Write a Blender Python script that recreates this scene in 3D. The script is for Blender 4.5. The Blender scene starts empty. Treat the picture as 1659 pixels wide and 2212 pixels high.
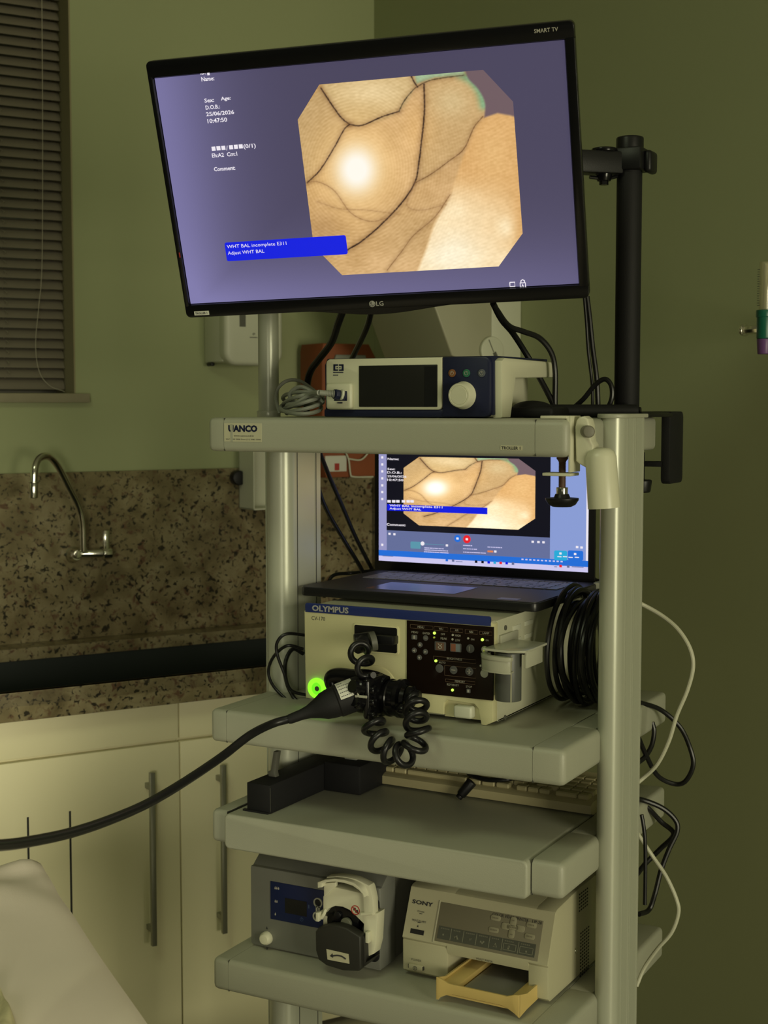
import bpy, bmesh, math, random
import numpy as np
from mathutils import Vector, Matrix
random.seed(7)
PI = math.pi
sc = bpy.context.scene
COL = sc.collection

# ------------------------------------------------------------------ camera, world, lights, exposure
FPX = 3130.0
YAW = math.radians(28.1)
PITCH = math.atan(231 / FPX)
CAM = Vector((1.3816, -1.9702, 1.5))
Fh = Vector((-math.sin(YAW), math.cos(YAW), 0))
Rv = Vector((math.cos(YAW), math.sin(YAW), 0))
Zv = Vector((0, 0, 1))
Fv = Fh * math.cos(PITCH) - Zv * math.sin(PITCH)
Uv = Zv * math.cos(PITCH) + Fh * math.sin(PITCH)
cd = bpy.data.cameras.new('camera')
cam = bpy.data.objects.new('camera', cd)
COL.objects.link(cam)
cam.matrix_world = Matrix(((Rv.x, Uv.x, -Fv.x, CAM.x), (Rv.y, Uv.y, -Fv.y, CAM.y), (Rv.z, Uv.z, -Fv.z, CAM.z), (0, 0, 0, 1)))
cd.sensor_fit = 'VERTICAL'
cd.sensor_height = 36
cd.lens = 36 * FPX / 2212
cd.clip_start = 0.05
cd.dof.use_dof = True
cd.dof.focus_distance = 2.25
cd.dof.aperture_fstop = 9.0
sc.camera = cam

w = bpy.data.worlds.new('world')
sc.world = w
w.use_nodes = True
w.node_tree.nodes['Background'].inputs[0].default_value = (0.62, 0.66, 0.36, 1)
w.node_tree.nodes['Background'].inputs[1].default_value = 0.05


def area(name, loc, target, size, power, color, size_y=None):
    l = bpy.data.lights.new(name, 'AREA')
    l.energy = power
    l.color = color
    l.size = size
    if size_y:
        l.shape = 'RECTANGLE'
        l.size_y = size_y
    o = bpy.data.objects.new(name, l)
    COL.objects.link(o)
    o.location = loc
    o.rotation_euler = (Vector(target) - Vector(loc)).to_track_quat('-Z', 'Y').to_euler()
    return o


area('window_daylight', (4.8, -2.3, 1.25), (-0.3, 1.0, 0.7), 1.6, 101.0, (1.0, 0.94, 0.66), 1.5)
low_fill = area('added_low_fill', (1.7, -3.3, 1.25), (-1.25, 0.15, 0.25), 0.7, 4.6, (1.0, 0.95, 0.72), 0.9)  # added fill lamp with no real source, brightens the low cabinets and bed edge
low_fill.data.spread = math.radians(48)
area('added_bed_fill', (0.1, -1.4, 2.85), (-0.1, -0.9, 0.7), 0.7, 10.0, (0.9, 1.0, 0.62))  # unseen lamp added above the bed to lift its upward faces
vs = sc.view_settings
vs.view_transform = 'Standard'
vs.look = 'None'
vs.exposure = 0.0
vs.gamma = 1.0
vs.use_curve_mapping = False


# ------------------------------------------------------------------ frames
def pxray(u, v):
    return Fv + Rv * ((u - 829.5) / FPX) - Uv * ((v - 1106) / FPX)


class Fr:
    """A place with its own axes: x along, y into depth, z up."""
    def __init__(s, loc=(0, 0, 0), rz=0.0, m=None):
        s.m = m if m is not None else Matrix.Translation(Vector(loc)) @ Matrix.Rotation(rz, 4, 'Z')
        s.i = s.m.inverted()
        s.o = s.i @ CAM
        s.r = s.i.to_3x3()

    def _c(s, u, v, k, val):
        d = s.r @ pxray(u, v)
        return s.o + d * ((val - s.o[k]) / d[k])

    def at(s, u, v, y=0.0): return s._c(u, v, 1, y)
    def atx(s, u, v, x=0.0): return s._c(u, v, 0, x)
    def atz(s, u, v, z=0.0): return s._c(u, v, 2, z)


W = Fr()


# ------------------------------------------------------------------ materials
def srgb(r, g, b):
    f = lambda c: (c / 255 / 12.92) if c / 255 <= 0.04045 else ((c / 255 + 0.055) / 1.055) ** 2.4
    return (f(r), f(g), f(b), 1)


def mat(name, col, rough=0.5, metal=0.0, bump=0.0, bscale=200.0, var=0.0, vscale=6.0, emit=None, estr=1.0, trans=0.0, spec=0.5, coat=0.0, alpha=1.0):
    m = bpy.data.materials.new(name)
    m.use_nodes = True
    nt = m.node_tree
    b = nt.nodes['Principled BSDF']
    col = tuple(col)[:3] + (1,)
    b.inputs['Base Color'].default_value = col
    b.inputs['Roughness'].default_value = rough
    b.inputs['Metallic'].default_value = metal
    b.inputs['Specular IOR Level'].default_value = spec
    b.inputs['Coat Weight'].default_value = coat
    b.inputs['Transmission Weight'].default_value = trans
    b.inputs['Alpha'].default_value = alpha
    tc = nt.nodes.new('ShaderNodeTexCoord')
    if var > 0:
        n = nt.nodes.new('ShaderNodeTexNoise')
        n.inputs['Scale'].default_value = vscale
        n.inputs['Detail'].default_value = 5
        nt.links.new(tc.outputs['Object'], n.inputs['Vector'])
        mx = nt.nodes.new('ShaderNodeMix')
        mx.data_type = 'RGBA'
        mx.inputs[6].default_value = tuple(c * (1 - var) for c in col[:3]) + (1,)
        mx.inputs[7].default_value = tuple(min(1, c * (1 + var)) for c in col[:3]) + (1,)
        nt.links.new(n.outputs[0], mx.inputs[0])
        nt.links.new(mx.outputs[2], b.inputs['Base Color'])
    if bump > 0:
        n = nt.nodes.new('ShaderNodeTexNoise')
        n.inputs['Scale'].default_value = bscale
        n.inputs['Detail'].default_value = 3
        nt.links.new(tc.outputs['Object'], n.inputs['Vector'])
        bp = nt.nodes.new('ShaderNodeBump')
        bp.inputs['Strength'].default_value = bump
        bp.inputs['Distance'].default_value = 0.001
        nt.links.new(n.outputs[0], bp.inputs['Height'])
        nt.links.new(bp.outputs[0], b.inputs['Normal'])
    if emit is not None:
        b.inputs['Emission Color'].default_value = tuple(emit)[:3] + (1,)
        b.inputs['Emission Strength'].default_value = estr
    return m


def emat(name, col, s=1.0):
    return mat(name, (0.01, 0.01, 0.01), 0.3, emit=col, estr=s, var=0)


def granite(name):
    m = bpy.data.materials.new(name)
    m.use_nodes = True
    nt = m.node_tree
    b = nt.nodes['Principled BSDF']
    b.inputs['Roughness'].default_value = 0.28
    tc = nt.nodes.new('ShaderNodeTexCoord')

    def ramp(src, stops):
        r = nt.nodes.new('ShaderNodeValToRGB')
        els = r.color_ramp.elements
        while len(els) < len(stops): els.new(0.5)
        for e, (p, c) in zip(els, stops):
            e.position = p
            e.color = c
        nt.links.new(src, r.inputs[0])
        return r.outputs[0]

    def noise(s, d=4, dist=0.0):
        n = nt.nodes.new('ShaderNodeTexNoise')
        n.inputs['Scale'].default_value = s
        n.inputs['Detail'].default_value = d
        n.inputs['Distortion'].default_value = dist
        nt.links.new(tc.outputs['Object'], n.inputs['Vector'])
        return n.outputs[0]
    base = ramp(noise(14, 6, 0.6), [(0.30, (.13, .103, .052, 1)), (0.5, (.225, .185, .10, 1)), (0.72, (.33, .285, .17, 1))])
    sp1 = ramp(noise(85, 4, 0.5), [(0.36, (0, 0, 0, 1)), (0.44, (1, 1, 1, 1))])
    sp2 = ramp(noise(48, 4, 0.8), [(0.56, (1, 1, 1, 1)), (0.68, (0, 0, 0, 1))])

    def mix(f, a, c):
        x = nt.nodes.new('ShaderNodeMix')
        x.data_type = 'RGBA'
        nt.links.new(f, x.inputs[0])
        x.inputs[6].default_value = a
        nt.links.new(c, x.inputs[7])
        return x.outputs[2]
    c = mix(sp2, (.13, .075, .045, 1), base)
    c = mix(sp1, (.03, .026, .018, 1), c)
    nt.links.new(c, b.inputs['Base Color'])
    return m


def vmat(name, s=1.0):
    m = bpy.data.materials.new(name)
    m.use_nodes = True
    nt = m.node_tree
    b = nt.nodes['Principled BSDF']
    b.inputs['Base Color'].default_value = (0.01, 0.01, 0.01, 1)
    b.inputs['Roughness'].default_value = 0.35
    a = nt.nodes.new('ShaderNodeVertexColor')
    a.layer_name = 'picture'
    nt.links.new(a.outputs[0], b.inputs['Emission Color'])
    b.inputs['Emission Strength'].default_value = s
    return m


M = {}
M['wall'] = mat('wall_paint', (.365, .40, .215), 0.75, bump=.15, bscale=90, var=.03, vscale=3)
M['wallr'] = mat('wall_paint_right', (.395, .425, .245), 0.75, bump=.15, bscale=90, var=.03, vscale=3)
M['ceil'] = mat('ceiling_paint', (.6, .6, .5), 0.9, bump=.1)
M['floor'] = mat('floor_tile', (.30, .28, .22), 0.4, var=.1, bump=.05)
M['granite'] = granite('granite')
M['sill'] = mat('sill_marble', (.30, .27, .18), 0.45, var=.15, vscale=20)
M['jamb'] = mat('jamb_plaster', (.30, .27, .155), 0.8, bump=.1)
M['slat'] = mat('blind_slat_brown', (.205, .18, .135), 0.42, var=.08, vscale=9)
M['cord'] = mat('blind_cord', (.45, .42, .32), 0.8, var=.1)
M['cab'] = mat('cabinet_cream', (.80, .75, .50), 0.45, var=.03, vscale=4, bump=.03)
M['steelh'] = mat('handle_aluminium', (.30, .30, .24), 0.35, metal=.7, bump=.03)
M['slot'] = mat('slot_black', (.01, .01, .01), 0.7, bump=.02)
M['chrome'] = mat('chrome', (.75, .74, .66), 0.14, metal=1.0, bump=.01)
M['basin'] = mat('sink_basin_dark', (.035, .042, .040), 0.45, metal=.3, bump=.03)
M['troll'] = mat('trolley_enamel', (.385, .39, .305), 0.42, bump=.25, bscale=700, var=.02)
M['trollx'] = mat('trolley_profile', (.46, .475, .38), 0.30, metal=.15, bump=.04, var=.02)
M['seam'] = mat('seam_dark', (.05, .05, .04), 0.7, bump=.02)
M['black'] = mat('black_plastic', (.007, .007, .008), 0.4, spec=.35, bump=.08, bscale=500)
M['blackg'] = mat('black_gloss', (.005, .005, .006), 0.2, spec=.35, bump=.01)
M['blackm'] = mat('black_matt', (.009, .009, .010), 0.65, spec=.3, bump=.15, bscale=400)
M['rubber'] = mat('black_rubber_cable', (.008, .008, .009), 0.34, spec=.4, bump=.03)
M['greyc'] = mat('grey_cable', (.25, .26, .22), 0.45, bump=.05)
M['whitec'] = mat('white_cable', (.55, .55, .42), 0.4, bump=.05)
M['white'] = mat('white_plastic', (.62, .63, .50), 0.4, bump=.05, var=.02)
M['whiteb'] = mat('white_enamel', (.66, .65, .49), 0.33, bump=.04, var=.02)
M['cream'] = mat('cream_plastic', (.64, .61, .36), 0.42, bump=.15, bscale=600, var=.02)
M['creamb'] = mat('cream_plastic_grey', (.50, .50, .37), 0.42, bump=.15, bscale=600, var=.02)
M['navy'] = mat('navy_plastic', (.009, .012, .045), 0.45, bump=.05)
M['blueband'] = mat('blue_band', (.016, .030, .15), 0.42, bump=.03)
M['lcd'] = mat('dark_lcd_glass', (.020, .020, .018), 0.3, spec=.15, bump=.005)
M['panel'] = mat('control_panel_gloss', (.012, .007, .005), 0.2, bump=.004, spec=.2)
M['btn'] = mat('button_grey', (.10, .10, .10), 0.45, bump=.03)
M['btnl'] = mat('button_light', (.42, .42, .34), 0.45, bump=.03)
M['print'] = mat('print_dark', (.03, .03, .035), 0.6, bump=.01)
M['printl'] = mat('print_light', (.42, .40, .34), 0.6, bump=.01)
M['silver'] = mat('silver_lettering', (.45, .45, .42), 0.4, metal=.3, bump=.01)
M['silverb'] = mat('silver_painted_metal', (.22, .225, .20), 0.42, metal=.25, bump=.1, bscale=600)
M['darks'] = mat('dark_grey_metal', (.10, .10, .08), 0.5, bump=.06)
M['sticker'] = mat('sticker_cream', (.52, .50, .35), 0.6, var=.06, vscale=60)
M['paper'] = mat('sticker_white', (.66, .66, .58), 0.6, bump=.03)
M['orange'] = mat('orange_cardboard', (.26, .068, .02), 0.7, bump=.1, var=.08)
M['red'] = mat('red_print', (.40, .03, .02), 0.6, bump=.02)
M['olive'] = mat('tray_ochre_plastic', (.62, .46, .165), 0.45, bump=.1, bscale=500, var=.03)
M['pbody'] = mat('printer_beige', (.46, .44, .295), 0.5, bump=.15, bscale=600, var=.02)
M['ppanel'] = mat('printer_panel_taupe', (.20, .185, .125), 0.45, bump=.05)
M['pdark'] = mat('printer_strip_dark', (.085, .09, .07), 0.4, bump=.03)
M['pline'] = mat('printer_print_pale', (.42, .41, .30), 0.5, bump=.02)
M['keyb'] = mat('keyboard_beige', (.46, .41, .235), 0.5, bump=.1, bscale=500, var=.03)
M['lapb'] = mat('laptop_grey', (.035, .035, .040), 0.5, spec=.3, bump=.03)
M['lapk'] = mat('laptop_key', (.30, .30, .37), 0.4, bump=.03)
M['lapd'] = mat('laptop_bezel', (.010, .010, .011), 0.35, bump=.03)
M['touch'] = mat('touchpad', (.16, .16, .20), 0.22, metal=.5, bump=.01)
M['sheet'] = mat('bed_sheet', (.84, .735, .64), 0.85, bump=.25, bscale=900, var=.03, vscale=12)
M['quilt'] = mat('patterned_cloth', (.55, .50, .30), 0.85, bump=.3, bscale=300, var=.45, vscale=40)
M['greenp'] = mat('green_plastic', (.01, .13, .085), 0.35, bump=.03)
M['purple'] = mat('purple_plastic', (.16, .07, .23), 0.4, bump=.03)
M['clear'] = mat('clear_tube', (.75, .72, .50), 0.1, trans=.75, bump=.005)
M['clearp'] = mat('translucent_holder', (.60, .60, .47), 0.25, trans=.25, bump=.02)
M['glass'] = mat('window_glass', (.5, .5, .45), 0.05, trans=.9, bump=.002)
M['frame'] = mat('window_frame_metal', (.2, .19, .15), 0.45, metal=.4, bump=.03)
M['brownc'] = mat('strap_brown', (.10, .05, .03), 0.6, bump=.05)
M['tvscr'] = vmat('tv_screen_picture', 1.0)
M['lapscr'] = vmat('laptop_screen_picture', 1.05)
M['e_white'] = emat('lit_white', srgb(238, 232, 240), 1.0)
M['e_blue'] = emat('lit_blue', srgb(12, 28, 222), 1.0)
M['e_bluel'] = emat('lit_task_blue', srgb(35, 110, 215), 1.0)
M['e_black'] = emat('lit_black', srgb(14, 14, 26), 1.0)
M['e_slate'] = emat('lit_slate', srgb(98, 108, 150), 1.0)
M['e_peri'] = emat('lit_periwinkle', srgb(137, 156, 212), 1.0)
M['e_lav'] = emat('lit_lavender', srgb(205, 200, 238), 1.0)
M['e_side'] = emat('lit_side_bar', srgb(150, 150, 195), 1.0)
M['e_red'] = emat('lit_red', srgb(235, 35, 45), 1.0)
M['e_cyan'] = emat('lit_cyan', srgb(40, 170, 215), 1.0)
M['e_teal'] = emat('lit_teal', srgb(90, 150, 170), 1.0)
M['e_green'] = emat('lit_green_ring', (0.22, 1.0, 0.02), 1.6)
M['e_green2'] = emat('lit_green_inner', (0.16, 0.8, 0.015), 1.1)
M['e_led'] = emat('lit_led', (0.55, 1.0, 0.10), 1.6)
M['e_leddim'] = emat('lit_led_amber', (0.35, 0.42, 0.04), 0.7)
M['e_orange'] = emat('lit_orange', srgb(225, 130, 80), 1.0)


# ------------------------------------------------------------------ mesh building
class G:
    def __init__(s): s.bm = bmesh.new()

    def _m(s, b, m=None):
        if m is not None: bmesh.ops.transform(b, matrix=m, verts=b.verts)
        bmesh.ops.recalc_face_normals(b, faces=b.faces)
        me = bpy.data.meshes.new('tmp')
        b.to_mesh(me)
        b.free()
        s.bm.from_mesh(me)
        bpy.data.meshes.remove(me)
        return s

    def box(s, x0, x1, y0, y1, z0, z1, bev=0.0, seg=2, m=None):
        b = bmesh.new()
        bmesh.ops.create_cube(b, size=1.0)
        sx, sy, sz = abs(x1 - x0), abs(y1 - y0), abs(z1 - z0)
        for v in b.verts:
            v.co = Vector(((x0 + x1) / 2 + v.co.x * sx, (y0 + y1) / 2 + v.co.y * sy, (z0 + z1) / 2 + v.co.z * sz))
        if bev > 0:
            bmesh.ops.bevel(b, geom=list(b.edges), offset=min(bev, min(sx, sy, sz) * .49), segments=seg, profile=.5, affect='EDGES')
        return s._m(b, m)

    def prism(s, pts, axis, a0, a1, bev=0.0, seg=2, m=None):
        """pts in the two other axes (x,z for 'y'; y,z for 'x'; x,y for 'z')"""
        b = bmesh.new()

        def mk(p, a):
            if axis == 'y': return (p[0], a, p[1])
            if axis == 'x': return (a, p[0], p[1])
            return (p[0], p[1], a)
        v0 = [b.verts.new(mk(p, a0)) for p in pts]
        v1 = [b.verts.new(mk(p, a1)) for p in pts]
        n = len(pts)
        f0 = b.faces.new(v0)
        f1 = b.faces.new(v1[::-1])
        for i in range(n): b.faces.new((v0[i], v1[i], v1[(i + 1) % n], v0[(i + 1) % n]))
        bmesh.ops.recalc_face_normals(b, faces=b.faces)
        if bev > 0:
            ed = list(set(list(f0.edges) + list(f1.edges)))
            bmesh.ops.bevel(b, geom=ed, offset=bev, segments=seg, profile=.5, affect='EDGES')
        return s._m(b, m)

    def cyl(s, p0, p1, r0, r1=None, n=28, bev=0.0):
        r1 = r0 if r1 is None else r1
        p0, p1 = Vector(p0), Vector(p1)
        L = (p1 - p0).length
        b = bmesh.new()
        bmesh.ops.create_cone(b, cap_ends=True, segments=n, radius1=r0, radius2=r1, depth=L)
        if bev > 0:
            ed = [e for e in b.edges if any(len(f.verts) > 4 for f in e.link_faces)]
            bmesh.ops.bevel(b, geom=ed, offset=bev, segments=3, profile=.5, affect='EDGES')
        q = Zv.rotation_difference((p1 - p0).normalized())
        return s._m(b, Matrix.Translation((p0 + p1) / 2) @ q.to_matrix().to_4x4())

    def lathe(s, prof, o, ax=(0, 0, 1), n=32):
        b = bmesh.new()
        rings = []
        for r, h in prof:
            if r < 1e-6: rings.append([b.verts.new((0, 0, h))])
            else: rings.append([b.verts.new((r * math.cos(2 * PI * i / n), r * math.sin(2 * PI * i / n), h)) for i in range(n)])
        for a, c in zip(rings, rings[1:]):
            for i in range(n):
                j = (i + 1) % n
                if len(a) == 1 and len(c) == 1: continue
                if len(a) == 1: b.faces.new((a[0], c[i], c[j]))
                elif len(c) == 1: b.faces.new((a[i], c[0], a[j]))
                else: b.faces.new((a[i], c[i], c[j], a[j]))
        q = Zv.rotation_difference(Vector(ax).normalized())
        return s._m(b, Matrix.Translation(Vector(o)) @ q.to_matrix().to_4x4())

    def cut(s, co, no):
        """keeps the side opposite the normal and closes the cut"""
        r = bmesh.ops.bisect_plane(s.bm, geom=list(s.bm.verts) + list(s.bm.edges) + list(s.bm.faces), plane_co=co, plane_no=no, clear_outer=True)
        ed = [e for e in r['geom_cut'] if isinstance(e, bmesh.types.BMEdge)]
        bmesh.ops.holes_fill(s.bm, edges=ed, sides=0)
        return s

    def sph(s, c, r, sc_=(1, 1, 1), m=None):
        b = bmesh.new()
        bmesh.ops.create_uvsphere(b, u_segments=20, v_segments=12, radius=r)
        bmesh.ops.transform(b, matrix=Matrix.Translation(Vector(c)) @ Matrix.Diagonal((*sc_, 1)), verts=b.verts)
        return s._m(b, m)

    def tube(s, pts, r, n=10, sub=8, closed=False):
        P = [Vector(p) for p in pts]
        if sub > 1:
            Q, RR = [], []
            rl = r if isinstance(r, (list, tuple)) else [r] * len(P)
            N = len(P)
            for i in range(N if closed else N - 1):
                if closed: a, c, d, e = P[(i - 1) % N], P[i], P[(i + 1) % N], P[(i + 2) % N]
                else:
                    c, d = P[i], P[i + 1]
                    a = P[i - 1] if i else c * 2 - d
                    e = P[i + 2] if i + 2 < N else d * 2 - c
                for k in range(sub):
                    t = k / sub
                    Q.append(0.5 * ((2 * c) + (d - a) * t + (2 * a - 5 * c + 4 * d - e) * t * t + (3 * c - a - 3 * d + e) * t ** 3))
                    RR.append(rl[i] * (1 - t) + rl[(i + 1) % N] * t)
            if not closed:
                Q.append(P[-1])
                RR.append(rl[-1])
            P = Q
        else:
            RR = r if isinstance(r, (list, tuple)) else [r] * len(P)
        b = bmesh.new()
        N = len(P)
        T = []
        for i in range(N):
            if closed: t = P[(i + 1) % N] - P[(i - 1) % N]
            else: t = P[min(i + 1, N - 1)] - P[max(i - 1, 0)]
            T.append(t.normalized() if t.length > 1e-9 else Vector((0, 0, 1)))
        up = Vector((0, 0, 1)) if abs(T[0].z) < .9 else Vector((1, 0, 0))
        nrm = (up - T[0] * up.dot(T[0])).normalized()
        rings = []
        for i in range(N):
            nrm = (nrm - T[i] * nrm.dot(T[i]))
            nrm = nrm.normalized() if nrm.length > 1e-6 else T[i].orthogonal().normalized()
            bi = T[i].cross(nrm)
            rings.append([b.verts.new(P[i] + (nrm * math.cos(2 * PI * k / n) + bi * math.sin(2 * PI * k / n)) * RR[i]) for k in range(n)])
        for i in range(N if closed else N - 1):
            a, c = rings[i], rings[(i + 1) % N]
            for k in range(n): b.faces.new((a[k], a[(k + 1) % n], c[(k + 1) % n], c[k]))
        if not closed:
            b.faces.new(rings[0][::-1])
            b.faces.new(rings[-1])
        return s._m(b)


def smooth3(P, sub):
    P = [Vector(p) for p in P]
    out = []
    for i in range(len(P) - 1):
        c, d = P[i], P[i + 1]
        a = P[i - 1] if i else c * 2 - d
        e = P[i + 2] if i + 2 < len(P) else d * 2 - c
        for k in range(sub):
            t = k / sub
            out.append(.5 * (2 * c + (d - a) * t + (2 * a - 5 * c + 4 * d - e) * t * t + (3 * c - a - 3 * d + e) * t ** 3))
    out.append(P[-1])
    return out


def rrect(x0, x1, z0, z1, r, n=5, corners=(1, 1, 1, 1)):
    """rounded rectangle; corners flags order: bl, br, tr, tl"""
    out = []
    cs = [(x0 + r, z0 + r, PI), (x1 - r, z0 + r, 1.5 * PI), (x1 - r, z1 - r, 0), (x0 + r, z1 - r, .5 * PI)]
    raw = [(x0, z0), (x1, z0), (x1, z1), (x0, z1)]
    for i, (cx, cz, a0) in enumerate(cs):
        if corners[i]:
            for k in range(n + 1):
                a = a0 + .5 * PI * k / n
                out.append((cx + r * math.cos(a), cz + r * math.sin(a)))
        else: out.append(raw[i])
    return out


def fin(o, ang=35):
    me = o.data
    for p in me.polygons: p.use_smooth = True
    b = bmesh.new()
    b.from_mesh(me)
    for e in b.edges:
        if len(e.link_faces) == 2 and e.calc_face_angle(0) > math.radians(ang): e.smooth = False
    b.to_mesh(me)
    b.free()


def obj(name, g, m, parent=None, label=None, sharp=35):
    me = bpy.data.meshes.new(name)
    g.bm.to_mesh(me)
    g.bm.free()
    me.materials.append(M[m] if isinstance(m, str) else m)
    o = bpy.data.objects.new(name, me)
    COL.objects.link(o)
    if parent is not None: o.parent = parent
    if label: o['label'] = label
    fin(o, sharp)
    return o


def thing(name, label, cat, fr=W, group=None):
    o = bpy.data.objects.new(name, None)
    COL.objects.link(o)
    o.empty_display_size = .05
    o.matrix_world = fr.m
    o['label'] = label
    o['category'] = cat
    if group: o['group'] = group
    return o


def tag(o, label, cat, group=None, kind=None):
    if label: o['label'] = label
    if cat: o['category'] = cat
    if group: o['group'] = group
    if kind: o['kind'] = kind
    return o


def struct(name, g, m, fr=None, parent=None):
    o = obj(name, g, m, parent)
    if parent is None:
        o['kind'] = 'structure'
        if fr is not None: o.matrix_world = fr.m
    return o


def text_mesh(s, name, x0, x1, z0, z1, y, m, parent, th=.0003, bold=0.0, label=None):
    c = bpy.data.curves.new('txt', 'FONT')
    c.body = s
    c.size = 1
    c.offset = bold
    c.resolution_u = 2
    t = bpy.data.objects.new('txt', c)
    COL.objects.link(t)
    bpy.context.view_layer.update()
    me = bpy.data.meshes.new_from_object(t.evaluated_get(bpy.context.evaluated_depsgraph_get()))
    bpy.data.objects.remove(t)
    bpy.data.curves.remove(c)
    if len(me.vertices) == 0: return None
    xs = [v.co.x for v in me.vertices]
    ys = [v.co.y for v in me.vertices]
    a, b_, c_, d = min(xs), max(xs), min(ys), max(ys)
    for v in me.vertices:
        v.co = Vector((x0 + (v.co.x - a) / max(b_ - a, 1e-6) * (x1 - x0), y, z0 + (v.co.y - c_) / max(d - c_, 1e-6) * (z1 - z0)))
    me.materials.clear()
    me.materials.append(M[m])
    o = bpy.data.objects.new(name, me)
    COL.objects.link(o)
    o.parent = parent
    if label: o['label'] = label
    return o


def ptext(s, F, u0, u1, vb, vt, y, m, parent, name='lettering', bold=0.0, u_ref=None):
    """text whose lower left is at (u0,vb); its height is vb-vt pixels"""
    a = F.at(u0, vb, y)
    b_ = F.at(u1, vb, y)
    c = F.at(u0, vt, y)
    return text_mesh(s, name, a.x, b_.x, a.z, c.z, y, m, parent, bold=bold)


def pbox(g, F, u0, v0, u1, v1, y0, y1, bev=0.0, seg=2, y=None):
    """box on a face: (u0,v0) upper left, (u1,v1) lower right, measured in the plane y (default y0)"""
    yy = y0 if y is None else y
    a = F.at(u0, v0, yy)
    b_ = F.at(u1, v1, yy)
    return g.box(a.x, b_.x, y0, y1, b_.z, a.z, bev, seg)


def pdisc(g, F, u, v, rpx, y, th, n=28, bev=0.0):
    c = F.at(u, v, y)
    r = (F.at(u + rpx, v, y) - c).length * 0.94
    g.cyl((c.x, y, c.z), (c.x, y - th, c.z), r, n=n, bev=bev)
    return c, r


# ================================================================== THE ROOM
RA, RB = math.radians(59.1), math.radians(-30.9)
COR = (-0.6119, 1.7039, 0)
A = Fr(COR, RA)      # x towards the corner, y into the wall
B = Fr(COR, RB)      # x away from the corner, y into the wall
H = 2.9
oz0, ox0, ox1, oz1 = 1.53, -2.3, -0.888, 2.75
g = G()
g.box(-4.2, ox0, 0, .2, 0, H)
g.box(ox1, 0.2, 0, .2, 0, H)
g.box(ox0, ox1, 0, .2, 0, oz0)
g.box(ox0, ox1, 0, .2, oz1, H)
struct('wall_left', g, 'wall', A)
g = G().box(0, 4.0, 0, .2, 0, H)
struct('wall_right', g, 'wallr', B)
g = G().box(-6, 6.5, -6, 6, -.1, 0)
struct('floor', g, 'floor')
g = G().box(-6, 6.5, -6, 6, H, H + .1)
struct('ceiling', g, 'ceil')
g = G().box(ox0 - .05, -.858, -.022, .0, 1.506, 1.5295, .002).box(ox0, ox1, 0, .12, 1.506, 1.5295)
struct('trim_1', g, 'sill', A)
g = G().box(ox1 - .004, ox1, 0.0, .2, oz0, oz1)
struct('trim_2', g, 'jamb', A)
wr = G()
wr.box(ox0, ox0 + .04, .14, .18, oz0, oz1).box(ox1 - .044, ox1 - .004, .14, .18, oz0, oz1)
wr.box(ox0, ox1, .14, .18, oz0, oz0 + .04).box(ox0, ox1, .14, .18, oz1 - .04, oz1).box(-1.62, -1.58, .14, .18, oz0, oz1)
wf = struct('window_1', wr, 'frame', A)
obj('pane', G().box(ox0 + .03, ox1 - .03, .158, .163, oz0 + .03, oz1 - .03), 'glass', wf)

# venetian blind
bl = thing('venetian_blind', 'brown horizontal slat venetian blind hanging in the window above the sink', 'blind', A)
bx1 = A.at(134, 500, .07).x
g = G()
z = 1.557
tilt = math.radians(52)
while z < 2.72:
    prof = []
    for k in range(5):
        t = (k / 4 - .5)
        a_, h_ = t * .030, .0024 * (1 - (2 * t) ** 2)
        prof.append((.075 + a_ * math.cos(tilt) - h_ * math.sin(tilt), z + a_ * math.sin(tilt) + h_ * math.cos(tilt)))
    low = [(p[0] + .0005, p[1] - .0006) for p in prof[::-1]]
    jx = random.uniform(-.0012, .0012)
    g.prism(prof + low, 'x', ox0 + .03, bx1 + jx)
    z += .0252
obj('slats', g, 'slat', bl)
obj('bottom_rail', G().box(ox0 + .03, bx1, .066, .084, 1.5395, 1.5485, .002), 'slat', bl)
obj('headrail', G().box(ox0 + .02, ox1 - .01, .055, .095, 2.715, 2.748, .002), 'slat', bl)
cx = A.at(8, 400, .06)
lc = []
z = 1.5696
k = 0
while z < 2.70:
    lc.append((A.at(14 - 11 * (z - 1.55) / 1.0, 500, .06).x, .0555 if k % 2 else .0975, z))
    z += .0126
    k += 1
obj('ladder_cord', G().tube(lc, .0013, 6, 1), 'cord', bl)
pts = [A.at(90, -60, .05), A.at(92, 250, .05), A.at(91, 560, .05), A.at(84, 660, .05), A.at(77, 740, .05), A.at(84, 800, .05), A.at(106, 832, .05), A.at(140, 846, .045)]
obj('pull_cord', G().tube(pts, .0008, 6, 8), 'cord', bl)

# granite splashback and worktop with trough sink
g = G().box(-4.2, -.001, -.02, -.0005, .9, 1.329, .001)
bs = thing('splashback', 'speckled brown granite splashback covering the wall behind the tap', 'splashback', A)
obj('slab', g, 'granite', bs)
bs2 = thing('splashback', 'short speckled granite splashback on the right wall behind the trolley corner', 'splashback', B)
obj('slab', G().box(0.021, .75, -.02, -.0005, .9, 1.329, .001), 'granite', bs2)
ct = thing('countertop', 'speckled granite worktop with a long dark sink trough below the tap', 'countertop', A)
hx0, hx1 = -2.6, -0.30
yf = -.634
yn = A.atz(0, 1496, .9).y
yb = A.atz(0, 1431, .87).y
g = G()
g.box(-4.2, hx0, yf, -.02, .87, .9)
g.box(hx1, -.0, yf + .0, -.02, .87, .9)
g.box(hx0, hx1, yf, yn, .87, .9)
g.box(hx0, hx1, yb, -.02, .87, .9)
g.box(-4.2, 0, yf, yf + .02, .838, .9, .002)
obj('worktop', g, 'granite', ct)
g = G()
g.box(hx0 - .01, hx1 + .01, -.566, yb + .008, .70, .705)
g.box(hx0 - .01, hx1 + .01, -.566, -.560, .70, .869)
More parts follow.
